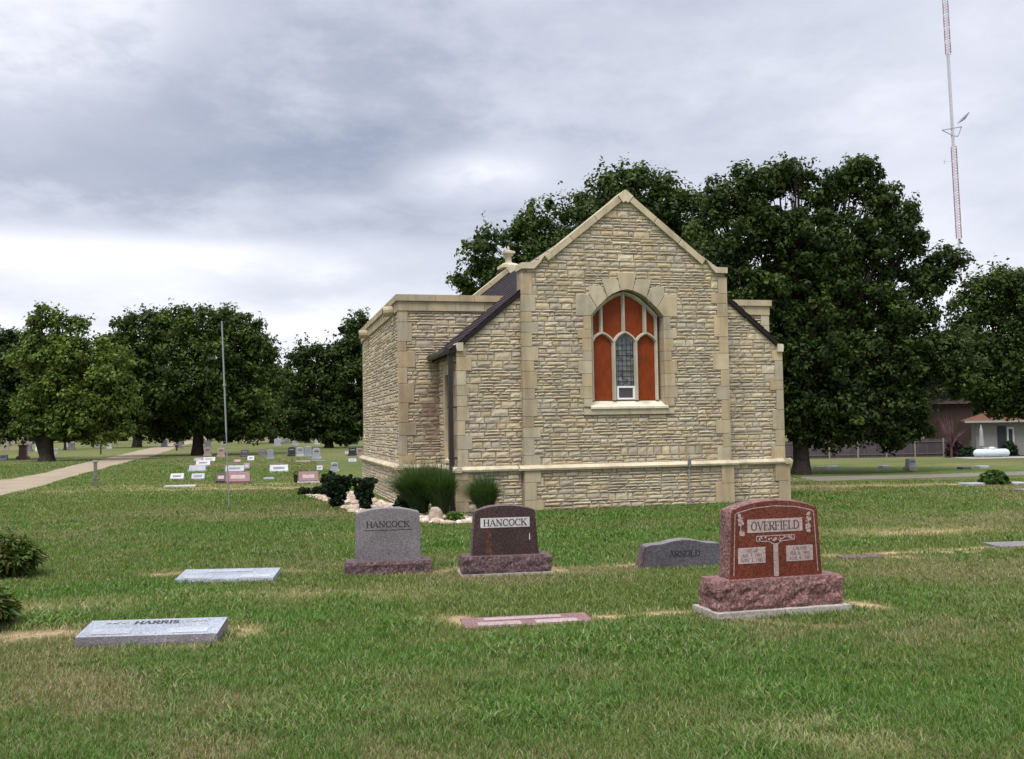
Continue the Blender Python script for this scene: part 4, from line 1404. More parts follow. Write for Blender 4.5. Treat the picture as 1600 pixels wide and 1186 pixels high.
def tree(name, label, cat, lobes, trunk_px, trunk_r, D, nclump, per, size, palette, group=None, shoots=0, dens_rad=.55, branches=True, fork=None, shoot_len=(.4, 1.1), depth_k=0.9, trunk_h=None, bark=(0.045, 0.036, 0.03), z0=None, hollow=.45, cvar=.3):
    """lobes: (px, py, rx_px, ry_px[, depth offset m]) of the crown's masses at distance D"""
    base = P(trunk_px[0], trunk_px[1], D)
    base.z = float(gz(base.x, base.y)) if z0 is None else z0
    root = thing(name, label, cat, base, 0, group)
    s_ = D / FOC
    rs = np.random.default_rng(abs(hash((round(trunk_px[0]), round(D), len(lobes)))) % 99991 if False else int(trunk_px[0] * 7 + D * 13 + len(lobes)) & 0xffff)
    L3 = []
    for lb in lobes:
        off = lb[4] if len(lb) > 4 else 0.0
        c_ = P(lb[0], lb[1], D) - base
        c_.y += off
        rx, rz = lb[2] * s_, lb[3] * s_
        L3.append((np.array(c_), np.array((rx, (rx * .5 + rz * .5) * depth_k, rz))))
    vol = np.array([r[0] * r[1] + r[0] * r[2] for _, r in L3]); vol = vol / vol.sum()
    cs_, rd = [], []; sb, sdv, sll = [], [], []
    for (c_, r), f in zip(L3, vol):
        k = max(4, int(nclump * f))
        d = rs.normal(size=(k, 3)); d /= np.linalg.norm(d, axis=1)[:, None]
        q = hollow + (1 - hollow) * rs.random(k) ** .6
        wob_ = 1 + .20 * np.sin(d[:, 0] * 5 + c_[0]) * np.cos(d[:, 2] * 4 + c_[2])
        cs_.append(c_ + d * r * (q * wob_)[:, None]); rd.append(dens_rad * (.45 + 1.1 * rs.random(k)))
        if shoots:
            k2 = max(2, int(shoots * f)); d2 = rs.normal(size=(k2, 3)); d2[:, 2] = np.abs(d2[:, 2]) + .1; d2 /= np.linalg.norm(d2, axis=1)[:, None]
            sb.append(c_ + d2 * r * .78); dd = d2 * .55 + np.array((0, 0, .9)) + rs.normal(size=(k2, 3)) * .25; dd /= np.linalg.norm(dd, axis=1)[:, None]
            sdv.append(dd); sll.append(shoot_len[0] + (shoot_len[1] - shoot_len[0]) * rs.random(k2))
    sh = (np.concatenate(sb), np.concatenate(sdv), np.concatenate(sll), 16) if shoots else None
    C_ = np.concatenate(cs_); Rr = np.concatenate(rd)
    keep = C_[:, 2] > .5
    leaves('crown', C_[keep], Rr[keep], per, size, palette, M_leaf, root, rs=rs, shoots=sh, cvar=cvar)
    # trunk and limbs
    mb = MB(); mb.col = bark
    zc = min(c_[2] - r[2] * .3 for c_, r in L3)
    th_ = trunk_h or max(1.2, zc * .8 + .3)
    bend = rs.normal() * .12
    mb.tube([(0, 0, -.2), (0, 0, .05), (.02, 0, th_ * .25), (bend * .5, 0, th_ * .6), (bend, 0, th_)], [trunk_r * 1.55, trunk_r * 1.3, trunk_r * 1.02, trunk_r * .92, trunk_r * .85], 12)
    if fork:
        fx, fh = fork; mb.tube([(0, 0, .1), (fx * .6, 0, fh * .45), (fx, .1, fh)], [trunk_r * .9, trunk_r * .6, trunk_r * .5], 10)
    for c_, r in L3:
        for k in range(3 if branches else 1):
            e = c_ + rs.normal(size=3) * r * .26
            s0 = np.array((bend, 0, th_ * (.9 if k else 1)))
            mid = s0 * .5 + e * .5 + np.array((0, 0, -.15 * r[2])) + rs.normal(size=3) * .15
            mb.tube([tuple(s0 - (0, 0, .1)), tuple(s0 * .75 + mid * .25 + np.array((0, 0, .1))), tuple(mid), tuple(e)], [trunk_r * .6, trunk_r * .42, trunk_r * .28, trunk_r * .06], 7)
            for q_ in range(3 if branches else 0):
                e2 = c_ + rs.normal(size=3) * r * .36
                mb.tube([tuple(mid), tuple((mid + e2) / 2 + rs.normal(size=3) * .1), tuple(e2)], [trunk_r * .2, trunk_r * .12, trunk_r * .03], 5)
    mb.build('trunk', M_bark, root)
    return root


DARK = [(0.030, 0.050, 0.011), (0.037, 0.060, 0.013), (0.024, 0.040, 0.010), (0.045, 0.068, 0.016)]
MIDG = [(0.050, 0.080, 0.016), (0.064, 0.098, 0.019), (0.041, 0.066, 0.014), (0.078, 0.110, 0.024)]
LITE = [(0.100, 0.145, 0.026), (0.118, 0.162, 0.030), (0.076, 0.112, 0.022), (0.135, 0.172, 0.036)]

# the two big trees behind the chapel
tree('broadleaf_tree', 'tall dark green tree with spiky top shoots rising directly behind the chapel gable', 'tree',
     [(975, 330, 95, 65), (880, 370, 85, 55), (800, 400, 68, 50), (745, 440, 38, 32), (1050, 350, 75, 70), (930, 430, 130, 70), (1040, 440, 90, 90), (820, 450, 90, 50), (975, 520, 150, 70), (910, 560, 130, 60)],
     (960, 715), .34, 40, 1400, 78, .105, DARK + MIDG[:2], shoots=420, dens_rad=.42, shoot_len=(.5, 1.0))
tree('broadleaf_tree', 'huge dark green spreading tree with thick trunk standing right of the chapel', 'tree',
     [(1130, 320, 44, 40), (1180, 290, 40, 38), (1240, 272, 36, 36), (1290, 300, 34, 36), (1332, 275, 34, 36), (1372, 300, 34, 36), (1400, 335, 34, 30), (1420, 375, 34, 28), (1470, 410, 34, 24), (1440, 440, 46, 26),
      (1200, 360, 70, 55), (1120, 400, 50, 80), (1290, 380, 90, 60), (1370, 390, 50, 50), (1170, 470, 70, 70), (1270, 470, 90, 70), (1370, 480, 70, 50), (1430, 500, 36, 24),
      (1180, 560, 70, 70), (1280, 560, 90, 70), (1390, 560, 80, 50), (1470, 555, 50, 40), (1230, 630, 70, 50), (1320, 640, 90, 44), (1405, 630, 60, 46), (1495, 590, 40, 30), (1405, 684, 46, 20), (1300, 676, 60, 24), (1235, 672, 40, 20), (1435, 668, 20, 14), (1160, 640, 60, 60),
      (1330, 560, 100, 80, 2.0), (1260, 480, 110, 90, 2.5)],
     (1252, 744), .235, 30, 2300, 90, .078, DARK + MIDG[:1], shoots=300, dens_rad=.29, shoot_len=(.2, .55), trunk_h=1.6, hollow=.3)
tree('broadleaf_tree', 'dark green tree cut by the right edge, before the orange roofed house', 'tree',
     [(1545, 455, 44, 34), (1590, 450, 34, 34), (1515, 485, 30, 30), (1620, 470, 60, 50), (1525, 530, 50, 44), (1600, 560, 80, 55), (1545, 595, 56, 35), (1660, 600, 60, 70), (1590, 636, 40, 22), (1560, 628, 30, 18)],
     (1612, 716), .26, 52, 800, 64, .12, DARK + MIDG[:2], shoots=90, dens_rad=.52)
tree('broadleaf_tree', 'dark shaded tree behind the fence, right of the thick trunk', 'tree',
     [(1300, 600, 90, 60), (1400, 590, 90, 70), (1470, 580, 60, 60), (1240, 610, 60, 50)], (1350, 700), .25, 95, 300, 40, .26, DARK, dens_rad=1.2, group='shaded trees behind the fence')
tree('broadleaf_tree', 'dark shaded tree rising behind the brown brick house', 'tree',
     [(1500, 570, 60, 55), (1470, 610, 50, 40), (1545, 590, 50, 50)], (1495, 700), .25, 98, 240, 40, .26, DARK, dens_rad=1.2, group='shaded trees behind the fence')
# left trees
tree('broadleaf_tree', 'dark tree cut by the left edge of the photograph', 'tree',
     [(-10, 560, 60, 48), (20, 600, 55, 45), (-40, 620, 70, 60), (15, 655, 45, 32), (45, 640, 30, 30)], (-40, 716), .32, 62, 600, 60, .15, DARK, dens_rad=.65, shoots=40)
tree('broadleaf_tree', 'light green tree with airy top and double trunk beside the gravel road', 'tree',
     [(62, 497, 18, 16), (92, 503, 18, 12), (122, 508, 16, 10), (45, 528, 16, 12), (75, 538, 30, 18), (110, 540, 24, 14), (60, 560, 42, 28), (125, 560, 50, 32), (175, 590, 38, 36), (100, 610, 62, 42), (60, 640, 40, 32), (150, 640, 50, 34), (110, 665, 60, 20), (185, 625, 28, 24), (150, 676, 28, 16), (185, 668, 22, 14), (45, 668, 22, 14)],
     (73, 717.5), .38, 58, 800, 60, .13, LITE + MIDG[:2], shoots=170, dens_rad=.44, fork=(-.9, 3.2), shoot_len=(.4, 1.0))
tree('broadleaf_tree', 'broad round crowned tree with black straight trunk, tallest at left', 'tree',
     [(300, 505, 80, 30), (230, 522, 56, 36), (370, 520, 50, 34), (408, 545, 26, 26), (185, 548, 34, 30), (300, 570, 120, 58), (200, 580, 52, 52), (400, 575, 30, 40), (240, 640, 80, 42), (340, 640, 90, 42), (300, 610, 110, 60), (180, 640, 36, 40), (355, 678, 34, 12), (262, 676, 30, 12), (395, 672, 30, 16)],
     (308.5, 711.5), .34, 66, 1400, 66, .14, MIDG + DARK[:2], shoots=160, dens_rad=.52, trunk_h=2.6)
tree('broadleaf_tree', 'dark tree beyond the gravel road, left of the round crowned tree', 'tree',
     [(200, 600, 60, 45), (160, 630, 40, 35), (240, 640, 45, 30)], (214, 698), .42, 104, 450, 56, .21, MIDG, dens_rad=.95)
tree('broadleaf_tree', 'smaller rounded green tree between the round crowned tree and the chapel', 'tree',
     [(425, 600, 38, 35), (400, 630, 40, 40), (455, 620, 30, 34), (430, 650, 40, 28)], (426, 690), .35, 120, 420, 56, .23, MIDG, dens_rad=1.0)
tree('broadleaf_tree', 'dark layered tree with upswept tops and short trunk close to the chapel corner', 'tree',
     [(545, 535, 22, 30), (565, 520, 20, 30), (520, 560, 30, 22), (480, 560, 34, 20), (550, 590, 40, 40), (500, 610, 50, 36), (470, 640, 34, 32), (540, 650, 52, 34), (500, 668, 46, 20), (535, 682, 30, 10), (470, 678, 18, 10), (590, 600, 40, 60)],
     (514, 700.5), .33, 84, 850, 60, .165, DARK + MIDG[:1], shoots=200, dens_rad=.56, shoot_len=(.6, 1.8), trunk_h=1.6)
tree('small_tree', 'small young tree with thin trunk standing among far graves left of the round crowned tree', 'tree',
     [(104, 672, 14, 9), (112, 668, 9, 7)], (101.5, 702), .12, 95, 26, 30, .2, MIDG, dens_rad=.6, branches=False)
# far wood edge: separate distant trees
far_spots = [(-60, 620, 60, 50), (20, 640, 50, 42), (110, 645, 55, 36), (190, 640, 50, 40), (270, 650, 60, 30), (350, 640, 60, 40), (420, 650, 50, 30), (480, 655, 50, 28), (545, 650, 40, 34), (620, 640, 60, 45)]
for i, (px, py, rx, ry) in enumerate(far_spots):
    tree('distant_tree', 'distant tree, number %s from the left along the wooded edge beyond the far graves' % ('one two three four five six seven eight nine ten'.split()[i]), 'tree', [(px, py, rx, ry), (px + rx * .5, py + 8, rx * .6, ry * .8), (px - rx * .5, py + 10, rx * .6, ry * .7)], (px, 684 - px * .012), .5, 165 + (i * 37) % 30, 110, 30, .55, DARK + MIDG[:2], group='distant trees', dens_rad=2.2, branches=False)
for i, (px, py, rx, ry) in enumerate([(1240, 600, 70, 70), (1330, 590, 70, 80), (1430, 600, 70, 70), (1520, 590, 70, 70), (1610, 600, 70, 70), (1700, 600, 70, 70)]):
    tree('distant_tree', 'distant dark tree, number %s from the left behind the houses and fence' % ('one two three four five six'.split()[i]), 'tree', [(px, py, rx, ry), (px + rx * .5, py + 8, rx * .6, ry * .8)], (px, 684), .5, 140 + (i * 37) % 20, 120, 30, .5, DARK, group='distant trees behind the houses', dens_rad=2.0, branches=False, z0=-1.6)


# ------------------------------------------------------------------ shrubs and grasses by the chapel
def shrub(name, label, px, py, rx_px, h_px, palette, n, per, size, group=None, shape='round', up=.4, elong=1.9, cat='shrub', shoots=0):
    b0 = at(px, py); s_ = b0.y / FOC; r = rx_px * s_; h = h_px * s_
    root = thing(name, label, cat, b0, 0, group)
    rs = np.random.default_rng(int(px * 3 + py))
    d = rs.normal(size=(n, 3)); d[:, 2] = np.abs(d[:, 2]); d /= np.linalg.norm(d, axis=1)[:, None]
    q = rs.random(n) ** .4
    if shape == 'vase':
        t = rs.random(n) ** .8; an = rs.random(n) * 6.283; rad = r * (.35 + .65 * t) * np.sqrt(rs.random(n))
        c_ = np.stack([rad * np.cos(an), rad * np.sin(an), h * (.05 + .92 * t)], 1)
    else: c_ = d * q[:, None] * np.array((r * .9, r * .9, h * .92))
    sh = None
    if shoots:
        d2 = rs.normal(size=(shoots, 3)); d2[:, 2] = np.abs(d2[:, 2]) + .2; d2 /= np.linalg.norm(d2, axis=1)[:, None]
        sh = (d2 * np.array((r, r, h)) * .8, d2, h * (.2 + .25 * rs.random(shoots)), 8)
    leaves('foliage', c_, np.full(n, min(r, h) * .16), per, size, palette, M_leaf, root, up=up, elong=elong, rs=rs, shoots=sh)
    mb = MB(); mb.col = (.06, .045, .03)
    for k in range(7):
        an = k * .9; mb.tube([(.02 * math.cos(an), .02 * math.sin(an), -.03), (r * .35 * math.cos(an), r * .35 * math.sin(an), h * .4), (r * .6 * math.cos(an), r * .6 * math.sin(an), h * .75)], [.014, .01, .004], 5)
    mb.build('stems', M_bark, root)
    return root


YEW = [(0.012, 0.028, 0.010), (0.018, 0.038, 0.012), (0.010, 0.022, 0.009)]
BRI = [(0.085, 0.16, 0.025), (0.065, 0.13, 0.02), (0.11, 0.18, 0.03)]
shrub('yew_shrub', 'dark upright shrub with narrow foot, middle one of the three left of the chapel corner', 527, 793, 24, 50, YEW, 240, 26, .035, 'yew shrubs in the stone bed', 'vase')
shrub('yew_shrub', 'dark shrub, tallest and partly behind the narrow footed one, left of the chapel corner', 515, 775, 20, 42, YEW, 200, 26, .035, 'yew shrubs in the stone bed')
shrub('yew_shrub', 'dark vase shaped shrub right above the grey headstone', 570, 799, 20, 52, YEW, 240, 26, .035, 'yew shrubs in the stone bed', 'vase')
shrub('yew_shrub', 'small low dark shrub at the left tip of the stone bed', 475, 773, 12, 13, YEW + MIDG[:1], 80, 22, .035, 'yew shrubs in the stone bed')
shrub('yew_shrub', 'low spreading dark shrub between the small one and the tallest one', 497, 775, 14, 16, YEW, 90, 22, .035, 'yew shrubs in the stone bed')
shrub('yew_shrub', 'dark low shrub at the left foot of the big ornamental grass', 632, 800, 20, 32, YEW, 160, 24, .035, 'yew shrubs in the stone bed')
shrub('leafy_plant', 'bright green leafy plant in front of the big ornamental grass', 645, 808, 13, 15, BRI, 60, 16, .05, 'bright leafy plants', elong=1.4)
shrub('leafy_plant', 'bright green leafy plant at the foot of the downspout', 711, 817, 20, 18, BRI + MIDG[:2], 90, 16, .05, 'bright leafy plants', elong=1.4)
shrub('round_shrub', 'low rounded yellow green shrub beside the path at the far right', 1553, 757, 25, 23, [(0.06, 0.11, 0.02), (0.045, 0.085, 0.018)], 200, 24, .06, cat='shrub')


def tussock(label, px, py, w_px, h_px, n, seed, bias=0.3):
    b0 = at(px, py); s_ = b0.y / FOC; r = w_px * s_; h = h_px * s_
    rs = np.random.default_rng(seed)
    an = rs.random(n) * 6.283; lean = .25 + rs.random(n) ** .7 * .95; Ln = h * (.85 + .5 * rs.random(n))
    ox = np.cos(an) * (r * .25) * rs.random(n); oy = np.sin(an) * (r * .25) * rs.random(n)
    dx = np.cos(an) - bias; dy = np.sin(an); K = 6; V = []
    side = np.stack([-np.sin(an), np.cos(an)], 1)
    wdt = .004 + .004 * rs.random(n)
    for k in range(K):
        t = k / (K - 1); hz = Ln * (t - .40 * lean * t ** 2.4) ; hor = r * .95 * lean * t ** 1.7
        cx_, cy_ = ox + dx * hor, oy + dy * hor; wv = wdt * (1 - t * .85)
        V.append(np.stack([cx_ - side[:, 0] * wv, cy_ - side[:, 1] * wv, hz], 1)); V.append(np.stack([cx_ + side[:, 0] * wv, cy_ + side[:, 1] * wv, hz], 1))
    V = np.stack(V, 1); base = np.arange(n)[:, None] * (2 * K)
    f = [base + np.array([2 * k, 2 * k + 1, 2 * k + 3, 2 * k + 2]) for k in range(K - 1)]
    F = np.concatenate(f, 1).ravel()
    col = np.array((0.060, 0.105, 0.035)) * (.55 + .9 * rs.random(n))[:, None]
    o = np_mesh('ornamental_grass', V.reshape(-1, 3), F, 4, np.repeat(col, 2 * K, 0), M_grass)
    o.location = b0
    return tag(o, label, 'ornamental grass', 'ornamental grass tussocks by the chapel')


tussock('wide arching green grass tussock against the wing, left of its twin', 656, 806, 50, 80, 3400, 1)
tussock('arching green grass tussock right beside the downspout on its left', 690, 808, 42, 80, 2800, 2, .2)
tussock('smaller arching grass tussock right of the downspout, above the dark headstone', 760, 811, 38, 70, 2200, 3, .3)


# stone bed
def pebble(mb, c_, r, col, rs):
    vs = []; nn, mm = 6, 4
    sx, sy, sz = r * rs.uniform(.8, 1.3), r * rs.uniform(.8, 1.3), r * rs.uniform(.5, .8); a0 = rs.uniform(0, 6)
    vs.append((c_[0], c_[1], c_[2] + sz))
    for j in range(1, mm):
        ph = math.pi * j / mm
        for i in range(nn):
            k = rs.uniform(.85, 1.15); a_ = a0 + 6.283 * i / nn
            vs.append((c_[0] + sx * k * math.sin(ph) * math.cos(a_), c_[1] + sy * k * math.sin(ph) * math.sin(a_), c_[2] + sz * math.cos(ph) * k))
    vs.append((c_[0], c_[1], c_[2] - sz)); fs = []
    for i in range(nn): fs.append((0, 1 + i, 1 + (i + 1) % nn)); fs.append((len(vs) - 1, 1 + (mm - 2) * nn + (i + 1) % nn, 1 + (mm - 2) * nn + i))
    for j in range(mm - 2):
        for i in range(nn): fs.append((1 + j * nn + i, 1 + (j + 1) * nn + i, 1 + (j + 1) * nn + (i + 1) % nn, 1 + j * nn + (i + 1) % nn))
    mb.add(vs, fs, col)


RC = [(0.50, 0.41, 0.31), (0.57, 0.49, 0.40), (0.43, 0.34, 0.25), (0.36, 0.27, 0.21), (0.62, 0.56, 0.48), (0.42, 0.31, 0.25)]
mb = MB(); rs_ = random.Random(4)
EDGE_F = [(478, 775), (500, 781), (525, 790), (552, 801), (575, 808), (620, 812), (660, 817), (700, 820), (742, 818), (760, 813)]
EDGE_B = [(560, 770), (568, 773), (580, 778), (600, 786), (612, 790), (630, 794), (680, 800), (715, 806), (745, 806), (765, 806)]
bedpoly = []
for i in range(2300):
    t = rs_.random() * (len(EDGE_F) - 1); k = int(t); f = t - k
    F_ = at(EDGE_F[k][0] * (1 - f) + EDGE_F[k + 1][0] * f, EDGE_F[k][1] * (1 - f) + EDGE_F[k + 1][1] * f)
    B0 = at(EDGE_B[k][0] * (1 - f) + EDGE_B[k + 1][0] * f, EDGE_B[k][1] * (1 - f) + EDGE_B[k + 1][1] * f)
    q = F_.lerp(B0, rs_.random() ** 1.2 * .95)
    r = rs_.uniform(.03, .075)
    pebble(mb, (q.x + rs_.uniform(-.04, .04), q.y + rs_.uniform(-.05, .05), r * .35), r, random.choice(RC), rs_)
bed = mb.build('bed_rocks', vcol_mat('bed_rock', .9, .15, (.75, 1.2), 14, (.5, .01), 60), smooth=False)
tag(bed, 'pale tan and pinkish rocks covering the planting bed along the chapel', 'rocks', kind='stuff')
sheet('planting_bed', [(at(*a_), at(*b_)) for a_, b_ in zip(EDGE_F, EDGE_B)], gravel_mat('bed_soil', (0.30, 0.24, 0.18), (0.42, 0.34, 0.26), (0.2, 0.15, 0.11)), .004, 6)
mb = MB(); b0 = at(680, 815)
vsr = random.Random(8)
mb2 = MB()
nn, mm = 14, 8; vs = []
for j in range(mm + 1):
    ph = math.pi / 2 * j / mm
    for i in range(nn):
        a_ = 6.283 * i / nn; k = 1 + .22 * mnoise.noise(Vector((math.cos(a_) * 1.5, math.sin(a_) * 1.5, j * .4 + 3)))
        rr_ = .125 * math.cos(ph) ** .55 * k
        vs.append((rr_ * math.cos(a_), rr_ * math.sin(a_), .25 * math.sin(ph)))
fs = [(j * nn + i, j * nn + (i + 1) % nn, (j + 1) * nn + (i + 1) % nn, (j + 1) * nn + i) for j in range(mm) for i in range(nn)]
mb2.add(vs, fs, (0.36, 0.29, 0.22)); bo = mb2.build('boulder', M_stone); bo.location = b0
tag(bo, 'rounded tan boulder standing in the rock bed between two bright leafy plants', 'boulder')

# leafy perennials at the left edge
PEO = [(0.070, 0.115, 0.026), (0.090, 0.135, 0.030), (0.050, 0.085, 0.022), (0.14, 0.125, 0.04)]


def perennial(label, px, py, rx_px, h_px, nst, seed):
    b0 = at(px, py); s_ = b0.y / FOC; r = rx_px * s_; h = h_px * s_
    root = thing('leafy_bush', label, 'bush', b0, 0, 'leafy bushes at the left edge')
    rs = np.random.default_rng(seed); pos = []; dr = []
    mb = MB(); mb.col = (.05, .075, .025)
    for k in range(nst):
        an = rs.random() * 6.283; q = rs.random() ** .6; tip = np.array((r * q * math.cos(an), r * q * math.sin(an), h * (1.0 - .55 * q * q) * (.75 + .3 * rs.random())))
        ft = np.array((tip[0] * .15, tip[1] * .15, 0)); mid = (ft + tip) / 2 + np.array((0, 0, h * .1))
        mb.tube([tuple(ft), tuple(mid), tuple(tip)], [.006, .004, .002], 4)
        for j in range(34):
            t = .35 + .65 * rs.random(); p = ft * (1 - t) ** 2 + mid * 2 * t * (1 - t) + tip * t * t
            d = rs.normal(size=3); d[2] = d[2] * .4 - .1; d /= np.linalg.norm(d); pos.append(p + d * .05); dr.append(d)
    pos = np.array(pos); dr = np.array(dr); N_ = len(pos)
    nrm = rs.normal(size=(N_, 3)) * .35 + np.array((0, 0, 1)); nrm -= dr * np.sum(nrm * dr, 1)[:, None]; nrm /= np.linalg.norm(nrm, axis=1)[:, None]
    bv = np.cross(nrm, dr); Lf = (.05 + .05 * rs.random(N_))[:, None]; wf = Lf * .22
    a_ = pos - dr * Lf * .3; c_ = pos + dr * Lf - np.array((0, 0, 1)) * Lf * .25; b_ = pos + dr * Lf * .3 - bv * wf; d_ = pos + dr * Lf * .3 + bv * wf
    V = np.stack([a_, b_, c_, d_], 1).reshape(-1, 3); pi = np.array(PEO)
    col = pi[rs.integers(0, 4, N_)] * (.7 + .6 * rs.random(N_))[:, None]
    np_mesh('foliage', V, np.arange(len(V)), 4, np.repeat(col, 4, 0), M_leaf, root)
    mb.build('stems', M_bark, root)


perennial('leafy green bush cut by the left edge, larger and farther of the two', 8, 903, 50, 70, 230, 5)
perennial('leafy green bush at the left edge beside the blue grey marker, nearer of the two', -38, 985, 50, 76, 200, 6)

# ------------------------------------------------------------------ far graves
GM = {'white': G_white, 'grey': G_grey, 'dark': G_greyd, 'black': G_black, 'pink': G_pinkm, 'tan': G_tan, 'blue': G_bluegrey, 'purple': G_redflat, 'red': G_redflat, 'pale': G_palegrey, 'mahog': G_mahog}


def far_stone(x0, x1, yt, yb, mat, label, kind='upright', base=None, group=None, dx=None):
    cxp = (x0 + x1) / 2; g0 = at(cxp, yb); s_ = g0.y / FOC
    w = (x1 - x0) * s_; h = (yb - yt) * s_
    m_ = GM[mat]; m2 = GM[base or mat]
    t = thing('headstone' if kind != 'flat' else 'grave_marker', label, 'headstone' if kind != 'flat' else 'grave marker', g0, R(12), group)
    if kind == 'upright':
        bh = min(.16, h * .25)
        rock_block('base', w * 1.12, .34, bh, m2, t, -.0, .012, x0, .08)
        mb = MB(); hh = h - bh; pts = [(-w * .47, 0), (w * .47, 0), (w * .46, hh * .88), (w * .3, hh * .96), (0, hh), (-w * .3, hh * .96), (-w * .46, hh * .88)]
        mb.prism(pts, lambda s, tt, d: (s, d, bh + tt), .1, -.1, None, .012)
        ob = mb.build('tablet', m_, t)
        q = MB(); q.box((-w * .28, -.106, bh + hh * .55), (w * .28, -.098, bh + hh * .68)); q.build('name_panel', G_greyd if mat in ('white', 'pale', 'pink', 'tan') else G_palegrey, ob)
    elif kind == 'slant':
        mb = MB(); mb.add([(-w / 2, -.18, 0), (w / 2, -.18, 0), (w / 2, .18, 0), (-w / 2, .18, 0), (-w / 2, -.18, h * .25), (w / 2, -.18, h * .25), (w * .49, .06, h), (-w * .49, .06, h), (w * .49, .17, h), (-w * .49, .17, h)],
                          [(0, 1, 5, 4), (4, 5, 6, 7), (7, 6, 8, 9), (3, 9, 8, 2), (1, 2, 8, 6, 5), (0, 4, 7, 9, 3), (3, 2, 1, 0)])
        ob = mb.build('tablet', m_, t)
        q = MB(); z0_, z1_ = h * .45, h * .75
        yy = lambda z: -.18 + .24 * (z - h * .25) / (h * .75) - .004
        q.add([(-w * .3, yy(z0_), z0_), (w * .3, yy(z0_), z0_), (w * .3, yy(z1_), z1_), (-w * .3, yy(z1_), z1_)], [(0, 1, 2, 3)]); q.build('name_panel', G_grey if mat in ('white', 'pale') else G_frostp, ob, fix=False)
        if base:
            rock_block('base', w * 1.1, .5, .06, m2, t, -.0, .008, x0, .08)
    else:
        mb = MB(); dd = max(.3, (yb - yt) * s_ * 3)
        mb.prism([(-w / 2, -.15), (w / 2, -.15), (w / 2, dd - .15), (-w / 2, dd - .15)], lambda s, tt, d: (s, tt, d), -.03, max(.06, h * .3), None, .02)
        mb.build('slab', m_, t)
    return t


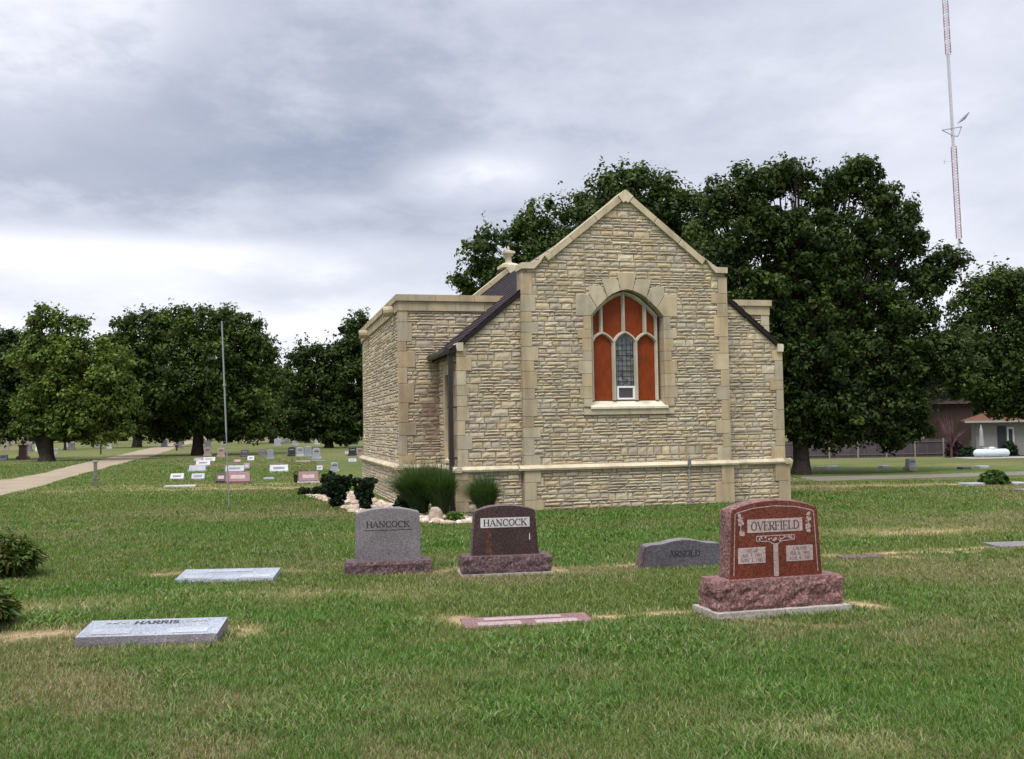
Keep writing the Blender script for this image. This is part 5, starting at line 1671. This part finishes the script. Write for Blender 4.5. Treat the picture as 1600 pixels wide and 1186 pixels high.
FS = [
 (319, 330, 699, 713, 'pink', 'pale pink upright headstone just right of the round crowned tree trunk', 'upright'),
 (340, 351, 700, 714.5, 'tan', 'tan upright headstone just left of the leaning thin pole', 'upright'),
 (317.5, 336, 714.5, 721, 'white', 'white low headstone below the pale pink upright one', 'slant'),
 (303, 317, 715, 722, 'grey', 'grey low headstone left of the farther white low one', 'slant'),
 (307, 328, 719.5, 728, 'white', 'white low headstone, nearer of the white pair left of the thin pole', 'slant'),
 (296, 321, 727, 737, 'blue', 'blue grey low headstone on a long pale base left of the thin pole', 'slant', 'pale'),
 (267, 287, 740, 749.5, 'white', 'white slant headstone with grey emblem, leftmost of the far group', 'slant'),
 (300, 319.5, 740, 749.5, 'pale', 'pale grey slant headstone right of the leftmost white one', 'slant'),
 (258, 305, 757.5, 761.5, 'white', 'long flat whitish slab lying below the two white slant stones', 'flat'),
 (338, 353, 739.5, 755, 'mahog', 'dark brown low headstone touching the wide purple red one', 'slant'),
 (354, 390, 737.5, 756, 'purple', 'wide purple red low headstone just right of the thin pole', 'slant'),
 (353, 381, 727.5, 738, 'pale', 'wide pale grey headstone right behind the purple red one', 'slant'),
 (381, 390, 723.5, 734, 'grey', 'small grey headstone at the right end of the wide pale grey one', 'slant'),
 (365, 377, 717.5, 723.5, 'red', 'small reddish low headstone right of the thin pole', 'slant'),
 (376, 389, 702.5, 714, 'dark', 'dark grey upright headstone right of the thin pole, behind the small white one', 'upright'),
 (387, 397, 712.5, 720, 'white', 'small white headstone in front of the dark grey upright', 'slant'),
 (404, 415, 701, 713, 'grey', 'grey upright headstone with rounded top, left of the bluish dark one', 'upright'),
 (417.5, 427.5, 702.5, 718, 'blue', 'bluish dark narrow headstone standing nearer than the grey rounded one', 'upright'),
 (450, 461.5, 698, 713, 'black', 'black headstone at the left end of the row of four', 'upright'),
 (463, 475, 699, 713.5, 'pale', 'pale grey headstone second from left in the row of four', 'upright', 'white'),
 (476, 487, 697, 714, 'blue', 'blue grey headstone third from left in the row of four', 'upright'),
 (488.5, 501, 700, 718, 'pale', 'light grey headstone at the right end of the row of four', 'upright'),
 (462, 485, 716.5, 722, 'pink', 'pinkish flat slab below the row of four headstones', 'flat'),
 (487, 508, 716, 721, 'grey', 'grey flat slab below the right end of the row of four', 'flat'),
 (422, 450, 726.5, 738, 'white', 'wide white rectangular headstone in the middle of the far lawn', 'slant'),
 (431, 445, 721.5, 725.5, 'red', 'reddish flat marker behind the wide white headstone', 'flat'),
 (467, 497, 737, 755, 'red', 'pinkish red slant headstone with pale base left of the dark shrubs', 'slant', 'white'),
 (495, 504, 727.5, 735.5, 'pale', 'small pale headstone left above the tallest dark shrub', 'slant'),
 (517, 529, 722.5, 737, 'pale', 'pale headstone half hidden behind the tallest dark shrub', 'upright'),
 (544.5, 556.5, 716.5, 722, 'pale', 'small pale low headstone near the left corner of the chapel', 'slant'),
 (544.5, 557, 699, 712, 'black', 'black headstone close to the left corner of the chapel', 'upright'),
 (538.5, 545, 704.5, 712, 'grey', 'small grey headstone left of the black one by the chapel corner', 'slant'),
 (558, 566.5, 700, 715, 'pink', 'pinkish headstone touching the left corner of the chapel in the view', 'upright'),
 (412, 428, 747, 749.2, 'pale', 'thin pale flat marker left of the pinkish red headstone', 'flat'),
 (539, 556, 747, 749.2, 'pale', 'thin pale flat marker right of the tallest dark shrub', 'flat'),
 (444.5, 452.5, 685.5, 693, 'grey', 'lone grey headstone far back above the row of four', 'upright'),
 (0, 11, 711, 719, 'pale', 'pale rounded stone cut by the left edge', 'slant'),
 (56, 67, 697, 706, 'white', 'white headstone behind the double trunk on its left', 'slant'),
 (84, 90, 701, 709, 'pale', 'small pale headstone right of the double trunk', 'upright'),
 (1294, 1308, 727.5, 730.5, 'white', 'whitish flat marker beyond the path, left of the white upright stone', 'flat'),
 (1276, 1288, 728.5, 731.5, 'tan', 'tan flat marker closest to the thick tree trunk', 'flat'),
 (1375, 1389, 727.8, 730, 'pale', 'thin pale flat marker between the trunk and the white upright stone', 'flat'),
 (1499, 1514, 728.5, 732, 'dark', 'dark flat marker beyond the path at right', 'flat'),
 (1525, 1542, 728, 730.5, 'pale', 'pale flat marker beyond the path above the rounded shrub', 'flat'),
 (1502, 1536, 755.5, 758, 'pale', 'pale flat slab left of the rounded shrub', 'flat'),
 (1575, 1598, 753, 757, 'pale', 'pale flat slab right of the rounded shrub', 'flat'),
 (1589, 1612, 763, 768, 'grey', 'grey flat slab at the right edge below the path', 'flat'),
]
for q in FS:
    far_stone(q[0], q[1], q[2], q[3], q[4], q[5], q[6], q[7] if len(q) > 7 else None)
# white upright stone on the right, slightly turned
t = far_stone(1416, 1429, 715.5, 735.5, 'white', 'white upright headstone on a brown base beyond the path at right', 'upright', 'tan'); t.rotation_euler[1] = R(4)
# distant scattered headstones: one of each kind, then copies
protos = []
rs_ = random.Random(77)
kinds = [('white', .45, .45), ('pale', .6, .6), ('grey', .6, .6), ('black', .6, .65), ('pink', .5, .55), ('tan', .5, .45)]
for i, (c_, w, h) in enumerate(kinds):
    t = thing('headstone', 'tiny distant headstone far back beneath the left trees', 'headstone', (0, 0, 0), R(12), 'distant headstones beneath the left trees')
    rock_block('base', w * 1.15, .35, .15, GM[c_], t, 0, .01, i, .1)
    mb = MB(); mb.prism([(-w / 2, 0), (w / 2, 0), (w / 2, h * .85), (w * .25, h * .97), (-w * .25, h * .97), (-w / 2, h * .85)], lambda s, tt, d: (s, d, .15 + tt), .1, -.1, None, .012); mb.build('tablet', GM[c_], t)
    protos.append(t)
cnt = 0
for k in range(46):
    px = rs_.uniform(5, 560); Y = rs_.uniform(92, 165); p = at(px, 690); p = Vector((p.x * Y / p.y, Y, 0))
    # keep the road clear
    src = protos[k % 6] if k >= 6 else protos[k]
    if k < 6: o = src
    else:
        o = src.copy(); S.collection.objects.link(o)
        for ch in src.children:
            c2 = ch.copy(); S.collection.objects.link(c2); c2.parent = o
    o.location = p; o.rotation_euler = (0, 0, R(rs_.uniform(4, 20)))
    zone = 'left of the double trunk' if px < 65 else 'between the double trunk and the round crowned tree' if px < 300 else 'between the round crowned tree and the layered tree' if px < 510 else 'beside the chapel corner'
    o['label'] = 'tiny distant %s headstone far back %s' % (kinds[k % 6][0], zone)

# red brown pedestal monument at left
g0 = at(36, 717.5); t = thing('monument', 'tall dark red pedestal monument with cap left of the double trunk', 'monument', g0, R(12))
s_ = g0.y / FOC
mb = MB(); mb.lathe([(.34, 0), (.34, .16), (.28, .18), (.26, .22)], (0, 0, 0), 4, None, True); mb.build('base', G_redflat, t)
mb = MB(); mb.lathe([(.22, .22), (.20, .80), (.26, .84), (.26, .90), (.19, .93)], (0, 0, 0), 4, None, True); mb.build('shaft', G_redflat, t)
mb = MB(); mb.lathe([(.07, .93), (.05, .97), (.14, 1.06), (.16, 1.14), (.1, 1.18), (.03, 1.22)], (0, 0, 0), 12); mb.build('urn', G_redflat, t)

# flower vase near the pinkish red stone
g0 = at(462, 754.5); t = thing('flower_vase', 'small dark vase with a few flowers left of the pinkish red headstone', 'vase', g0)
mb = MB(); mb.lathe([(.045, 0), (.06, .14), (.075, .22), (.07, .22)], (0, 0, 0), 10); mb.build('vase', M_metal_dark, t)
leaves('flowers', np.array([(0, 0, .28), (.05, 0, .25)]), np.array([.08, .06]), 30, .045, [(.4, .3, .12), (.05, .1, .03), (.5, .45, .3)], M_leaf, t)

# thin leaning pole
g0 = at(358, 791); t = thing('metal_pole', 'tall thin leaning grey metal pole standing alone on the lawn', 'pole', g0, 0)
lean = math.tan(.036)
mb = MB(); mb.tube([(0, 0, -.1), (-lean * .9, 0, .9), (-lean * 1.6, 0, 1.6)], [.014, .014, .013], 8); mb.build('lower_pole', M_metal_grey, t)
mb = MB(); mb.tube([(-lean * 1.55, 0, 1.55), (-lean * 3.94, 0, 3.94)], [.018, .015], 8); mb.tube([(-lean * 2.55, 0, 2.55), (-lean * 2.6, 0, 2.6)], [.032, .032], 8); mb.build('upper_pole', M_metal_grey, t)
# wooden posts by the road
g0 = at(149, 762); t = thing('wooden_post', 'weathered grey wooden post with small cap beside the gravel road', 'post', g0, .3)
mb = MB(); mb.col = (.20, .18, .16); mb.prism([(-.045, -.045), (.045, -.045), (.045, .045), (-.045, .045)], lambda s, tt, d: (s, tt, d), -.1, .74); mb.build('post', M_bark, t)
mb = MB(); mb.col = (.32, .30, .28); mb.box((-.075, -.06, .74), (.075, .06, .80)); mb.build('cap', M_bark, t)
g0 = at(276, 704.5); t = thing('road_marker', 'short dark post at the bend of the gravel road', 'post', g0)
mb = MB(); mb.tube([(0, 0, 0), (0, 0, .32)], .07, 8, (.03, .03, .03)); mb.build('post', M_flat, t)
mb = MB(); mb.box((-.14, -.04, .30), (.14, .04, .5), (.03, .03, .03)); mb.build('plate', M_flat, t)
g0 = at(157.5, 710); t = thing('section_sign', 'small grey plate on a dark post beyond the gravel road', 'sign', g0)
mb = MB(); mb.tube([(0, 0, 0), (0, 0, 1.0)], .05, 8, (.03, .03, .03)); mb.build('post', M_flat, t)
mb = MB(); mb.box((-.42, -.03, .50), (-.06, .03, .95), (.28, .28, .33)); mb.build('plate', M_flat, t)
# small wire stake on the lawn
g0 = at(278, 806); t = thing('wire_stake', 'small dark wire stake in the lawn left of the thin pole', 'stake', g0)
mb = MB(); mb.tube([(0, 0, 0), (-.015, 0, .06), (-.035, 0, .085)], .008, 6); mb.tube([(-.04, 0, .085), (-.01, 0, .075)], .012, 6); mb.build('wire', M_metal_dark, t)

# ------------------------------------------------------------------ right background: houses, fence, tank, umbrella
def box_house():
    D = 80.0
    z0 = -1.35
    a0 = P(1516, 700, D); a1 = P(1640, 700, D)
    t = thing('house', 'low pale house with orange brown roof and brick chimney at the far right', 'house', ((a0.x + a1.x) / 2 - .3, D - 1.2, z0), R(-21))
    w = a1.x - a0.x; dp = 5.0; eh = 2.75
    mb = MB(); mb.box((-w / 2 + .5, 0, 0), (w / 2, dp, eh), (.20, .195, .18)); wl_ = mb.build('wall', M_flat, t)
    for (x0, x1, zz0, zz1, cc, nm) in ((1555.5, 1568, 0.0, 2.3, (.03, .03, .035), 'door'), (1569, 1579, .2, 2.2, (.02, .02, .025), 'window')):
        u0, u1 = P(x0, 690, D).x - (a0.x + a1.x) / 2, P(x1, 690, D).x - (a0.x + a1.x) / 2
        f = MB(); f.box((u0, -.06, zz0), (u1, 0.02, zz1), (.5, .5, .5) if nm == 'window' else cc); fo = f.build(nm, M_flat, wl_)
        q = MB(); q.box((u0 + .12, -.09, zz0 + .15), (u1 - .12, -.05, zz1 - .15), (.02, .025, .03)); q.build('pane' if nm == 'window' else 'door_leaf', M_flat, fo)
    mb = MB(); cc = (.115, .050, .028)
    mb.add([(-w / 2 - .3, -.7, eh), (w / 2 + .3, -.7, eh), (w / 2 + .3, dp + .7, eh), (-w / 2 - .3, dp + .7, eh), (-w / 2 + 3, dp / 2, eh + 1.2), (w / 2 - 1, dp / 2, eh + 1.2),
            (-w / 2 - .3, -.7, eh - .16), (w / 2 + .3, -.7, eh - .16), (w / 2 + .3, dp + .7, eh - .16), (-w / 2 - .3, dp + .7, eh - .16)],
           [(0, 1, 5, 4), (1, 2, 5), (2, 3, 4, 5), (3, 0, 4), (6, 9, 8, 7), (0, 6, 7, 1), (3, 9, 6, 0), (1, 7, 8, 2), (2, 8, 9, 3)], cc)
    rfo = mb.build('roof', M_stone, t)
    u0 = P(1542, 650, D).x - (a0.x + a1.x) / 2
    mb = MB(); mb.box((u0, 2.0, eh), (u0 + .6, 2.7, eh + 1.75), (.20, .085, .05)); mb.build('chimney', M_stone, rfo)
    f = MB(); f.box((-w / 2 - .31, -.73, eh - .17), (w / 2 + .31, -.703, eh - .01), (.30, .28, .27)); f.build('fascia', M_flat, rfo)
    # second, brick house left of it
    D2 = 92.0; b0, b1 = P(1452, 700, D2), P(1519, 700, D2)
    t = thing('house', 'shaded brown brick house left of the orange roofed one, half hidden by trees', 'house', ((b0.x + b1.x) / 2, D2, z0 - .3), R(-20))
    w = b1.x - b0.x
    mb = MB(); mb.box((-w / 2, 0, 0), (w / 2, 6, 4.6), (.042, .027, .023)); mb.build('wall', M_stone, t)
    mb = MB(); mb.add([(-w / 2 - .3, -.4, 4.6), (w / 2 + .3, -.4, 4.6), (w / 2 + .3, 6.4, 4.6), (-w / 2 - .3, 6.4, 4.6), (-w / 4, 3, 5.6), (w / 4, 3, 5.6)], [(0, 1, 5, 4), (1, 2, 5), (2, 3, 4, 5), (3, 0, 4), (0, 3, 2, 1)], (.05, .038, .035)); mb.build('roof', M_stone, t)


box_house()
Df = 84.0
fa0, fa1 = P(1205, 711, Df), P(1487, 711, Df)
t = thing('wooden_fence', 'weathered purple grey board fence beyond the path at right', 'fence', (0, 0, 0))
mb = MB(); x = fa0.x; k = 0
while x < fa1.x:
    y = Df; z = float(gz(x, y)); kk = random.uniform(.8, 1.15); h = 1.48 + random.uniform(-.03, .03)
    mb.box((x, y, z - .1), (x + .135, y + .03, z + h), (.075 * kk, .060 * kk, .070 * kk)); x += .15
mb.build('boards', M_flat, t)
x = fa0.x
mb = MB(); mb.box((fa0.x, Df - .05, -1.35), (fa1.x, Df - .005, -1.25), (.11, .09, .10)); mb.box((fa0.x, Df - .05, -.35), (fa1.x, Df - .005, -.25), (.11, .09, .10)); mb.build('rails', M_flat, t)
while x < fa1.x:
    pz = float(gz(x, Df)); q = MB(); q.box((x, Df - .16, pz - .1), (x + .11, Df - .055, pz + 1.55), (.24, .21, .19)); q.build('post', M_flat, t); x += 2.4
# propane tank
D = 74.0; c_ = P(1549, 703, D); zg = float(gz(c_.x, D))
t = thing('propane_tank', 'pale blue white horizontal gas tank on the lawn before the pale house', 'tank', (c_.x, D, zg), R(2))
s_ = D / FOC; Lh = 28.5 * s_; rr_ = 6.6 * s_
prof = [(-Lh, .02), (-Lh + .04, rr_ * .45), (-Lh + .13, rr_ * .8), (-Lh + .28, rr_)] + [(Lh - .28, rr_), (Lh - .13, rr_ * .8), (Lh - .04, rr_ * .45), (Lh, .02)]
mb = MB(); mb.tube([(a_, 0, rr_ + .05) for a_, _ in prof], [b_ for _, b_ in prof], 20, (.50, .58, .62)); mb.build('vessel', M_flat, t, True)
mb = MB(); mb.tube([(.05, 0, 2 * rr_), (.05, 0, 2 * rr_ + .16), (.05, 0, 2 * rr_ + .2)], [.2, .2, .12], 12, (.62, .66, .68)); mb.build('dome_lid', M_flat, t)
for sx in (-1, 1):
    mb = MB(); mb.box((sx * Lh * .6 - .08, -.25, -.1), (sx * Lh * .6 + .08, .25, .14), (.3, .3, .3)); mb.build('leg', M_flat, t)
mb = MB(); q0 = P(1560, 711, 72.0); z_ = float(gz(q0.x, 72.5))
mb.box((q0.x - 2.2, 71.6, z_ - .1), (q0.x + 3.6, 74.8, z_ + .03), (.28, .25, .22)); tag(mb.build('patio_slab', M_flat), 'pale concrete slab under the gas tank before the pale house', 'slab')
# folded umbrella
D = 77.0; c_ = P(1534, 700, D); zg = float(gz(c_.x, D))
t = thing('patio_umbrella', 'folded grey patio umbrella standing behind the gas tank', 'umbrella', (c_.x, D, zg))
mb = MB(); mb.tube([(0, 0, 0), (0, 0, 2.55)], .03, 8, (.4, .4, .4)); mb.build('pole', M_flat, t)
mb = MB(); mb.lathe([(.05, .85), (.20, .9), (.15, 1.5), (.12, 2.1), (.03, 2.5)], (0, 0, 0), 10, (.30, .30, .32)); mb.build('canopy', M_flat, t)
mb = MB(); mb.lathe([(.3, 0), (.3, .08), (.06, .12)], (0, 0, 0), 12, (.35, .35, .35)); mb.build('foot', M_flat, t)


def hedge_bush(label, px, py, rx, h, D, palette, name='garden_bush'):
    c_ = P(px, py, D); z = float(gz(c_.x, D)); t = thing(name, label, 'bush', (c_.x, D, z)); s_ = D / FOC
    rs = np.random.default_rng(int(px)); d = rs.normal(size=(60, 3)); d[:, 2] = np.abs(d[:, 2]); d /= np.linalg.norm(d, axis=1)[:, None]
    leaves('foliage', d * np.array((rx * s_, rx * s_ * .8, h * s_)) * .85, np.full(60, .22), 26, .12, palette, M_leaf, t, rs=rs)
    mb = MB(); mb.col = (.05, .04, .03); mb.tube([(0, 0, -.05), (0, 0, h * s_ * .5)], .05, 6); mb.build('stem', M_bark, t)


hedge_bush('dark garden bush left of the gas tank', 1513, 708, 16, 18, 78, YEW)
hedge_bush('dark garden bush behind the right end of the gas tank', 1577, 704, 12, 26, 78.5, YEW)
hedge_bush('reddish purple bush at the end of the fence', 1492, 709, 14, 30, 80, [(.05, .018, .03), (.06, .03, .035)])
# white table by the umbrella
D = 77.5; c_ = P(1545, 700, D); zg = float(gz(c_.x, D)); t = thing('garden_table', 'small white garden table beside the folded umbrella', 'table', (c_.x, D, zg))
mb = MB(); mb.box((-.55, -.3, .70), (.55, .3, .75), (.6, .6, .58)); mb.build('table_top', M_flat, t)
for sx in (-1, 1):
    for sy in (-1, 1):
        mb = MB(); mb.box((sx * .48 - .03, sy * .24 - .03, 0), (sx * .48 + .03, sy * .24 + .03, .70), (.6, .6, .58)); mb.build('leg', M_flat, t)
# bare reddish tree by the fence
D = 79; c_ = P(1487, 711, D); zg = float(gz(c_.x, D)); t = thing('bare_tree', 'bare branched reddish small tree in front of the brown brick house', 'tree', (c_.x, D, zg))
mb = MB(); mb.col = (.13, .075, .075); rs_ = random.Random(3)
mb.tube([(0, 0, -.1), (0, 0, .9)], [.09, .07], 7)
for k in range(16):
    a_ = rs_.uniform(0, 6.28); q = rs_.uniform(.4, 1.3); e = (math.cos(a_) * q, math.sin(a_) * q, rs_.uniform(1.8, 3.2)); mid = (e[0] * .4, e[1] * .4, 1.5)
    mb.tube([(0, 0, .8), mid, e], [.045, .03, .008], 5)
    for j in range(4): mb.tube([mid, (e[0] + rs_.uniform(-.5, .5), e[1] + rs_.uniform(-.5, .5), e[2] + rs_.uniform(-.5, .4))], [.018, .005], 4)
mb.build('branches', M_bark, t)

# ------------------------------------------------------------------ radio mast
D = 200.0
tp, bt = P(1474.5, -40, D), P(1503.5, 460, D)
ax = (tp - bt)
foot = bt - ax * (bt.z + 1.5) / ax.z * 1.0
t = thing('radio_mast', 'tall red and white guyed radio mast with dish against the sky at right', 'radio mast', foot)
un = ax.normalized(); sd_ = Vector((1, 0, 0)); fw = Vector((0, 1, 0))


def along(py):
    k = (460 - py) / 500.0; return bt + ax * k - foot


def lattice(name, y0, y1, w, r, c_fun, nbay, legs=3):
    mb = MB(); p0, p1 = along(y0), along(y1)
    offs = [sd_ * (w / 2 * math.cos(a_)) + fw * (w / 2 * math.sin(a_)) for a_ in [math.pi * (.15 + 2 * i / legs) for i in range(legs)]]
    for i in range(nbay):
        a_, b_ = p0.lerp(p1, i / nbay), p0.lerp(p1, (i + 1) / nbay); cc = c_fun(i / nbay)
        for k in range(legs):
            mb.tube([a_ + offs[k], b_ + offs[k]], r, 4, cc, False)
            mb.tube([a_ + offs[k], b_ + offs[(k + 1) % legs]], r * .6, 3, cc, False)
            mb.tube([b_ + offs[k], b_ + offs[(k + 1) % legs]], r * .6, 3, cc, False)
    return mb.build(name, M_flat, t)


RED = (.34, .23, .25); WHT = (.52, .52, .55)
lattice('mast_section', 470, 374, .38, .05, lambda k: (.45, .35, .36), 20)
lattice('mast_section', 374, 231, 1.35, .055, lambda k: RED if int(k * 30) % 5 < 4 else (.5, .35, .36), 34, 4)
lattice('mast_section', 231, 86, .62, .075, lambda k: WHT if (k * 9) % 1 < .7 else (.5, .5, .53), 44)
lattice('mast_section', 86, -40, 1.35, .055, lambda k: RED if int(k * 30) % 5 < 4 else WHT, 30, 4)
mb = MB(); c1, c2 = P(1498.5, 193, D) - foot, P(1514, 176, D) - foot
dv = (c2 - c1); mid = (c1 + c2) / 2; nrm_ = dv.cross(fw).normalized()
mb.tube([mid - nrm_ * .25, mid - nrm_ * .05, mid + nrm_ * .1], [dv.length * .12, dv.length * .38, dv.length * .52], 18, (.16, .17, .20)); mb.build('dish', M_flat, t)
mb = MB()
q1, q2, q3, q4 = [P(x, y, D) - foot for x, y in ((1472, 203.5), (1502.5, 198), (1489, 212), (1497, 213))]
for a_, b_ in ((q1, q2), (q1, q3), (q2, q4), (q3, q4)): mb.tube([a_, b_], .09, 5, (.25, .26, .28))
mb.build('antenna_frame', M_flat, t)
mb = MB(); q1 = P(1475.5, 253, D) - foot; mb.tube([along(253), q1], .05, 4, (.5, .5, .52)); mb.tube([q1 - Vector((0, 0, .4)), q1 + Vector((0, 0, .4))], .1, 5, (.5, .5, .52)); mb.build('side_antenna', M_flat, t)

# ------------------------------------------------------------------ lawn grass
def lawn_blades():
    rs = np.random.default_rng(99)
    n = 720000
    d0, d1 = 4.0, 64.0
    u = rs.random(n); Y = d0 * (d1 / d0) ** (u ** 1.25)
    X = (rs.random(n) * 2 - 1) * (.56 * Y + .5)
    # coarse crabgrass rosettes among the fine blades
    nc, per = 900, 16
    cy = 4.2 * (15 / 4.2) ** rs.random(nc); cx = (rs.random(nc) * 2 - 1) * (.56 * cy + .5)
    w_ = ground_fields(cx, cy)[2] + .25 * rs.random(nc); o_ = w_ > .45; cx, cy = cx[o_], cy[o_]; nc = len(cx)
    ca = rs.random(nc * per) * 6.283; rr_ = .012 + .02 * rs.random(nc * per)
    X = np.concatenate([X, np.repeat(cx, per) + np.cos(ca) * rr_]); Y = np.concatenate([Y, np.repeat(cy, per) + np.sin(ca) * rr_])
    is_cl = np.concatenate([np.zeros(n, bool), np.ones(nc * per, bool)]); cl_an = np.concatenate([np.zeros(n), ca]); n = len(X)
    c, s = math.cos(TH), math.sin(TH)
    lu = (X - CX) * c + (Y - CY) * s; lv = -(X - CX) * s + (Y - CY) * c
    inside = (np.abs(lu) < 3.5) & (lv > -.12) | (np.abs(lu) < 4.35) & (lv > 2.0) & (lv < 9.8)
    behind = (lv > 2) & (np.abs(lu) < 4.4)
    keep = ~inside & ~behind
    solids = []
    for o in S.objects:
        if o.parent is None and o.name.split('.')[0] in ('headstone', 'grave_marker') and o.location.y < 30:
            bb = [0.0] * 4
            xs_, ys_ = [], []
            for ch in o.children:
                if ch.type == 'MESH':
                    for v in ch.bound_box: xs_.append(v[0]); ys_.append(v[1])
            if xs_: solids.append((o.location.x, o.location.y, o.rotation_euler[2], min(xs_), max(xs_), min(ys_), max(ys_)))
    for (ox, oy, rz, x0, x1, y0, y1) in solids:
        c_, s_ = math.cos(rz), math.sin(rz); a_ = (X - ox) * c_ + (Y - oy) * s_; b_ = -(X - ox) * s_ + (Y - oy) * c_
        keep &= ~((a_ > x0 + .0) & (a_ < x1 - .0) & (b_ > y0 + .0) & (b_ < y1 - .0))
    # the stone bed
    poly = [at(*p) for p in EDGE_F] + [at(*p) for p in reversed(EDGE_B)]
    ins = np.zeros(n, bool)
    for i in range(len(poly)):
        a_, b_ = poly[i], poly[(i + 1) % len(poly)]
        cond = ((a_.y > Y) != (b_.y > Y)); ins ^= cond & (X < (b_.x - a_.x) * (Y - a_.y) / (b_.y - a_.y + 1e-12) + a_.x)
    keep &= ~ins
    road = [at(*p) for p in ROAD]; ins = np.zeros(n, bool)
    for i in range(len(road)):
        a_, b_ = road[i], road[(i + 1) % len(road)]
        cond = ((a_.y > Y) != (b_.y > Y)); ins ^= cond & (X < (b_.x - a_.x) * (Y - a_.y) / (b_.y - a_.y + 1e-12) + a_.x)
    keep &= ~ins
    keep &= rs.random(n) > sst(Y, 40, 64)
    pth = at(1400, 746).y
    keep &= ~((Y > pth - 1.6) & (X > 8))
    _, st0, _ = ground_fields(X, Y)
    keep &= rs.random(n) > .9 * st0
    X, Y = X[keep], Y[keep]; is_cl = is_cl[keep]; cl_an = cl_an[keep]; n = len(X)
    colr, dry, st, lush = ground_color(X, Y, .75)
    dist = Y
    clump = vnoise(X, Y, .16, 50, 50) * vnoise(X, Y, .45, 8, 60) * 2
    tall = sst(vnoise(X, Y, .8, 70, 33), .55, .8) * lush
    H = (.020 + .020 * rs.random(n) + .018 * clump + .045 * tall * rs.random(n)) * (1 - .55 * np.clip(st, 0, 1)) * (1 - .25 * dry)
    wide = (.0017 + .0022 * rs.random(n)) * (1 + 1.1 * tall) * (dist / 5) ** .80
    H *= np.where(dist > 12, 1 + (np.minimum(dist, 30) - 12) * .01, 1)
    st_ = rs.random(n) < .004 * (dist < 14)
    H = np.where(st_, H * 1.3 + .01, H)
    an = rs.random(n) * 6.283; lean = H * (.25 + 1.0 * rs.random(n) ** 1.3)
    cm = is_cl
    an[cm] = cl_an[cm]; H[cm] = .035 + .045 * rs.random(int(cm.sum())); lean[cm] = H[cm] * (.6 + .8 * rs.random(int(cm.sum()))); wide[cm] = (.0028 + .002 * rs.random(int(cm.sum()))) * (dist[cm] / 5) ** .5
    dx, dy = np.cos(an), np.sin(an)
    sa = rs.random(n) * 6.283; sx, sy = np.cos(sa), np.sin(sa) * .5
    z = gz(X, Y)
    b0 = np.stack([X - sx * wide, Y - sy * wide, z - .004], 1); b1 = np.stack([X + sx * wide, Y + sy * wide, z - .004], 1)
    mx, my, mz = X + dx * lean * .35, Y + dy * lean * .35, z + H * .62
    m0 = np.stack([mx - sx * wide * .8, my - sy * wide * .8, mz], 1); m1 = np.stack([mx + sx * wide * .8, my + sy * wide * .8, mz], 1)
    tp_ = np.stack([X + dx * lean, Y + dy * lean, z + H * (1 - .2 * (lean / H) ** 2 * .5)], 1)
    V = np.stack([b0, b1, m1, m0, tp_], 1).reshape(-1, 3)
    i = np.arange(n)[:, None] * 5
    F = np.concatenate([i + [0, 1, 2], i + [0, 2, 3], i + [3, 2, 4]], 1).ravel()
    k = (.70 + .75 * rs.random(n))[:, None]
    col = colr * k * 1.25
    strawy = rs.random(n) < (.10 + .35 * dry + .5 * st)
    col[strawy] = col[strawy] * .35 + C_straw * (.35 + .5 * rs.random(int(strawy.sum())))[:, None] * .75
    lite = rs.random(n) < .06 + .10 * tall
    col[lite] = col[lite] * .6 + np.array((.15, .22, .07)) * .8
    col[st_] = np.array((.25, .26, .14))
    kk_ = int(is_cl.sum()); col[is_cl] = np.array((.095, .165, .045)) * (.7 + .6 * rs.random(kk_))[:, None]
    o = np_mesh('grass', V, F, 3, np.repeat(col, 5, 0), M_grass)
    tag(o, 'mown green lawn grass with dry straw coloured patches', 'grass', kind='stuff')


lawn_blades()
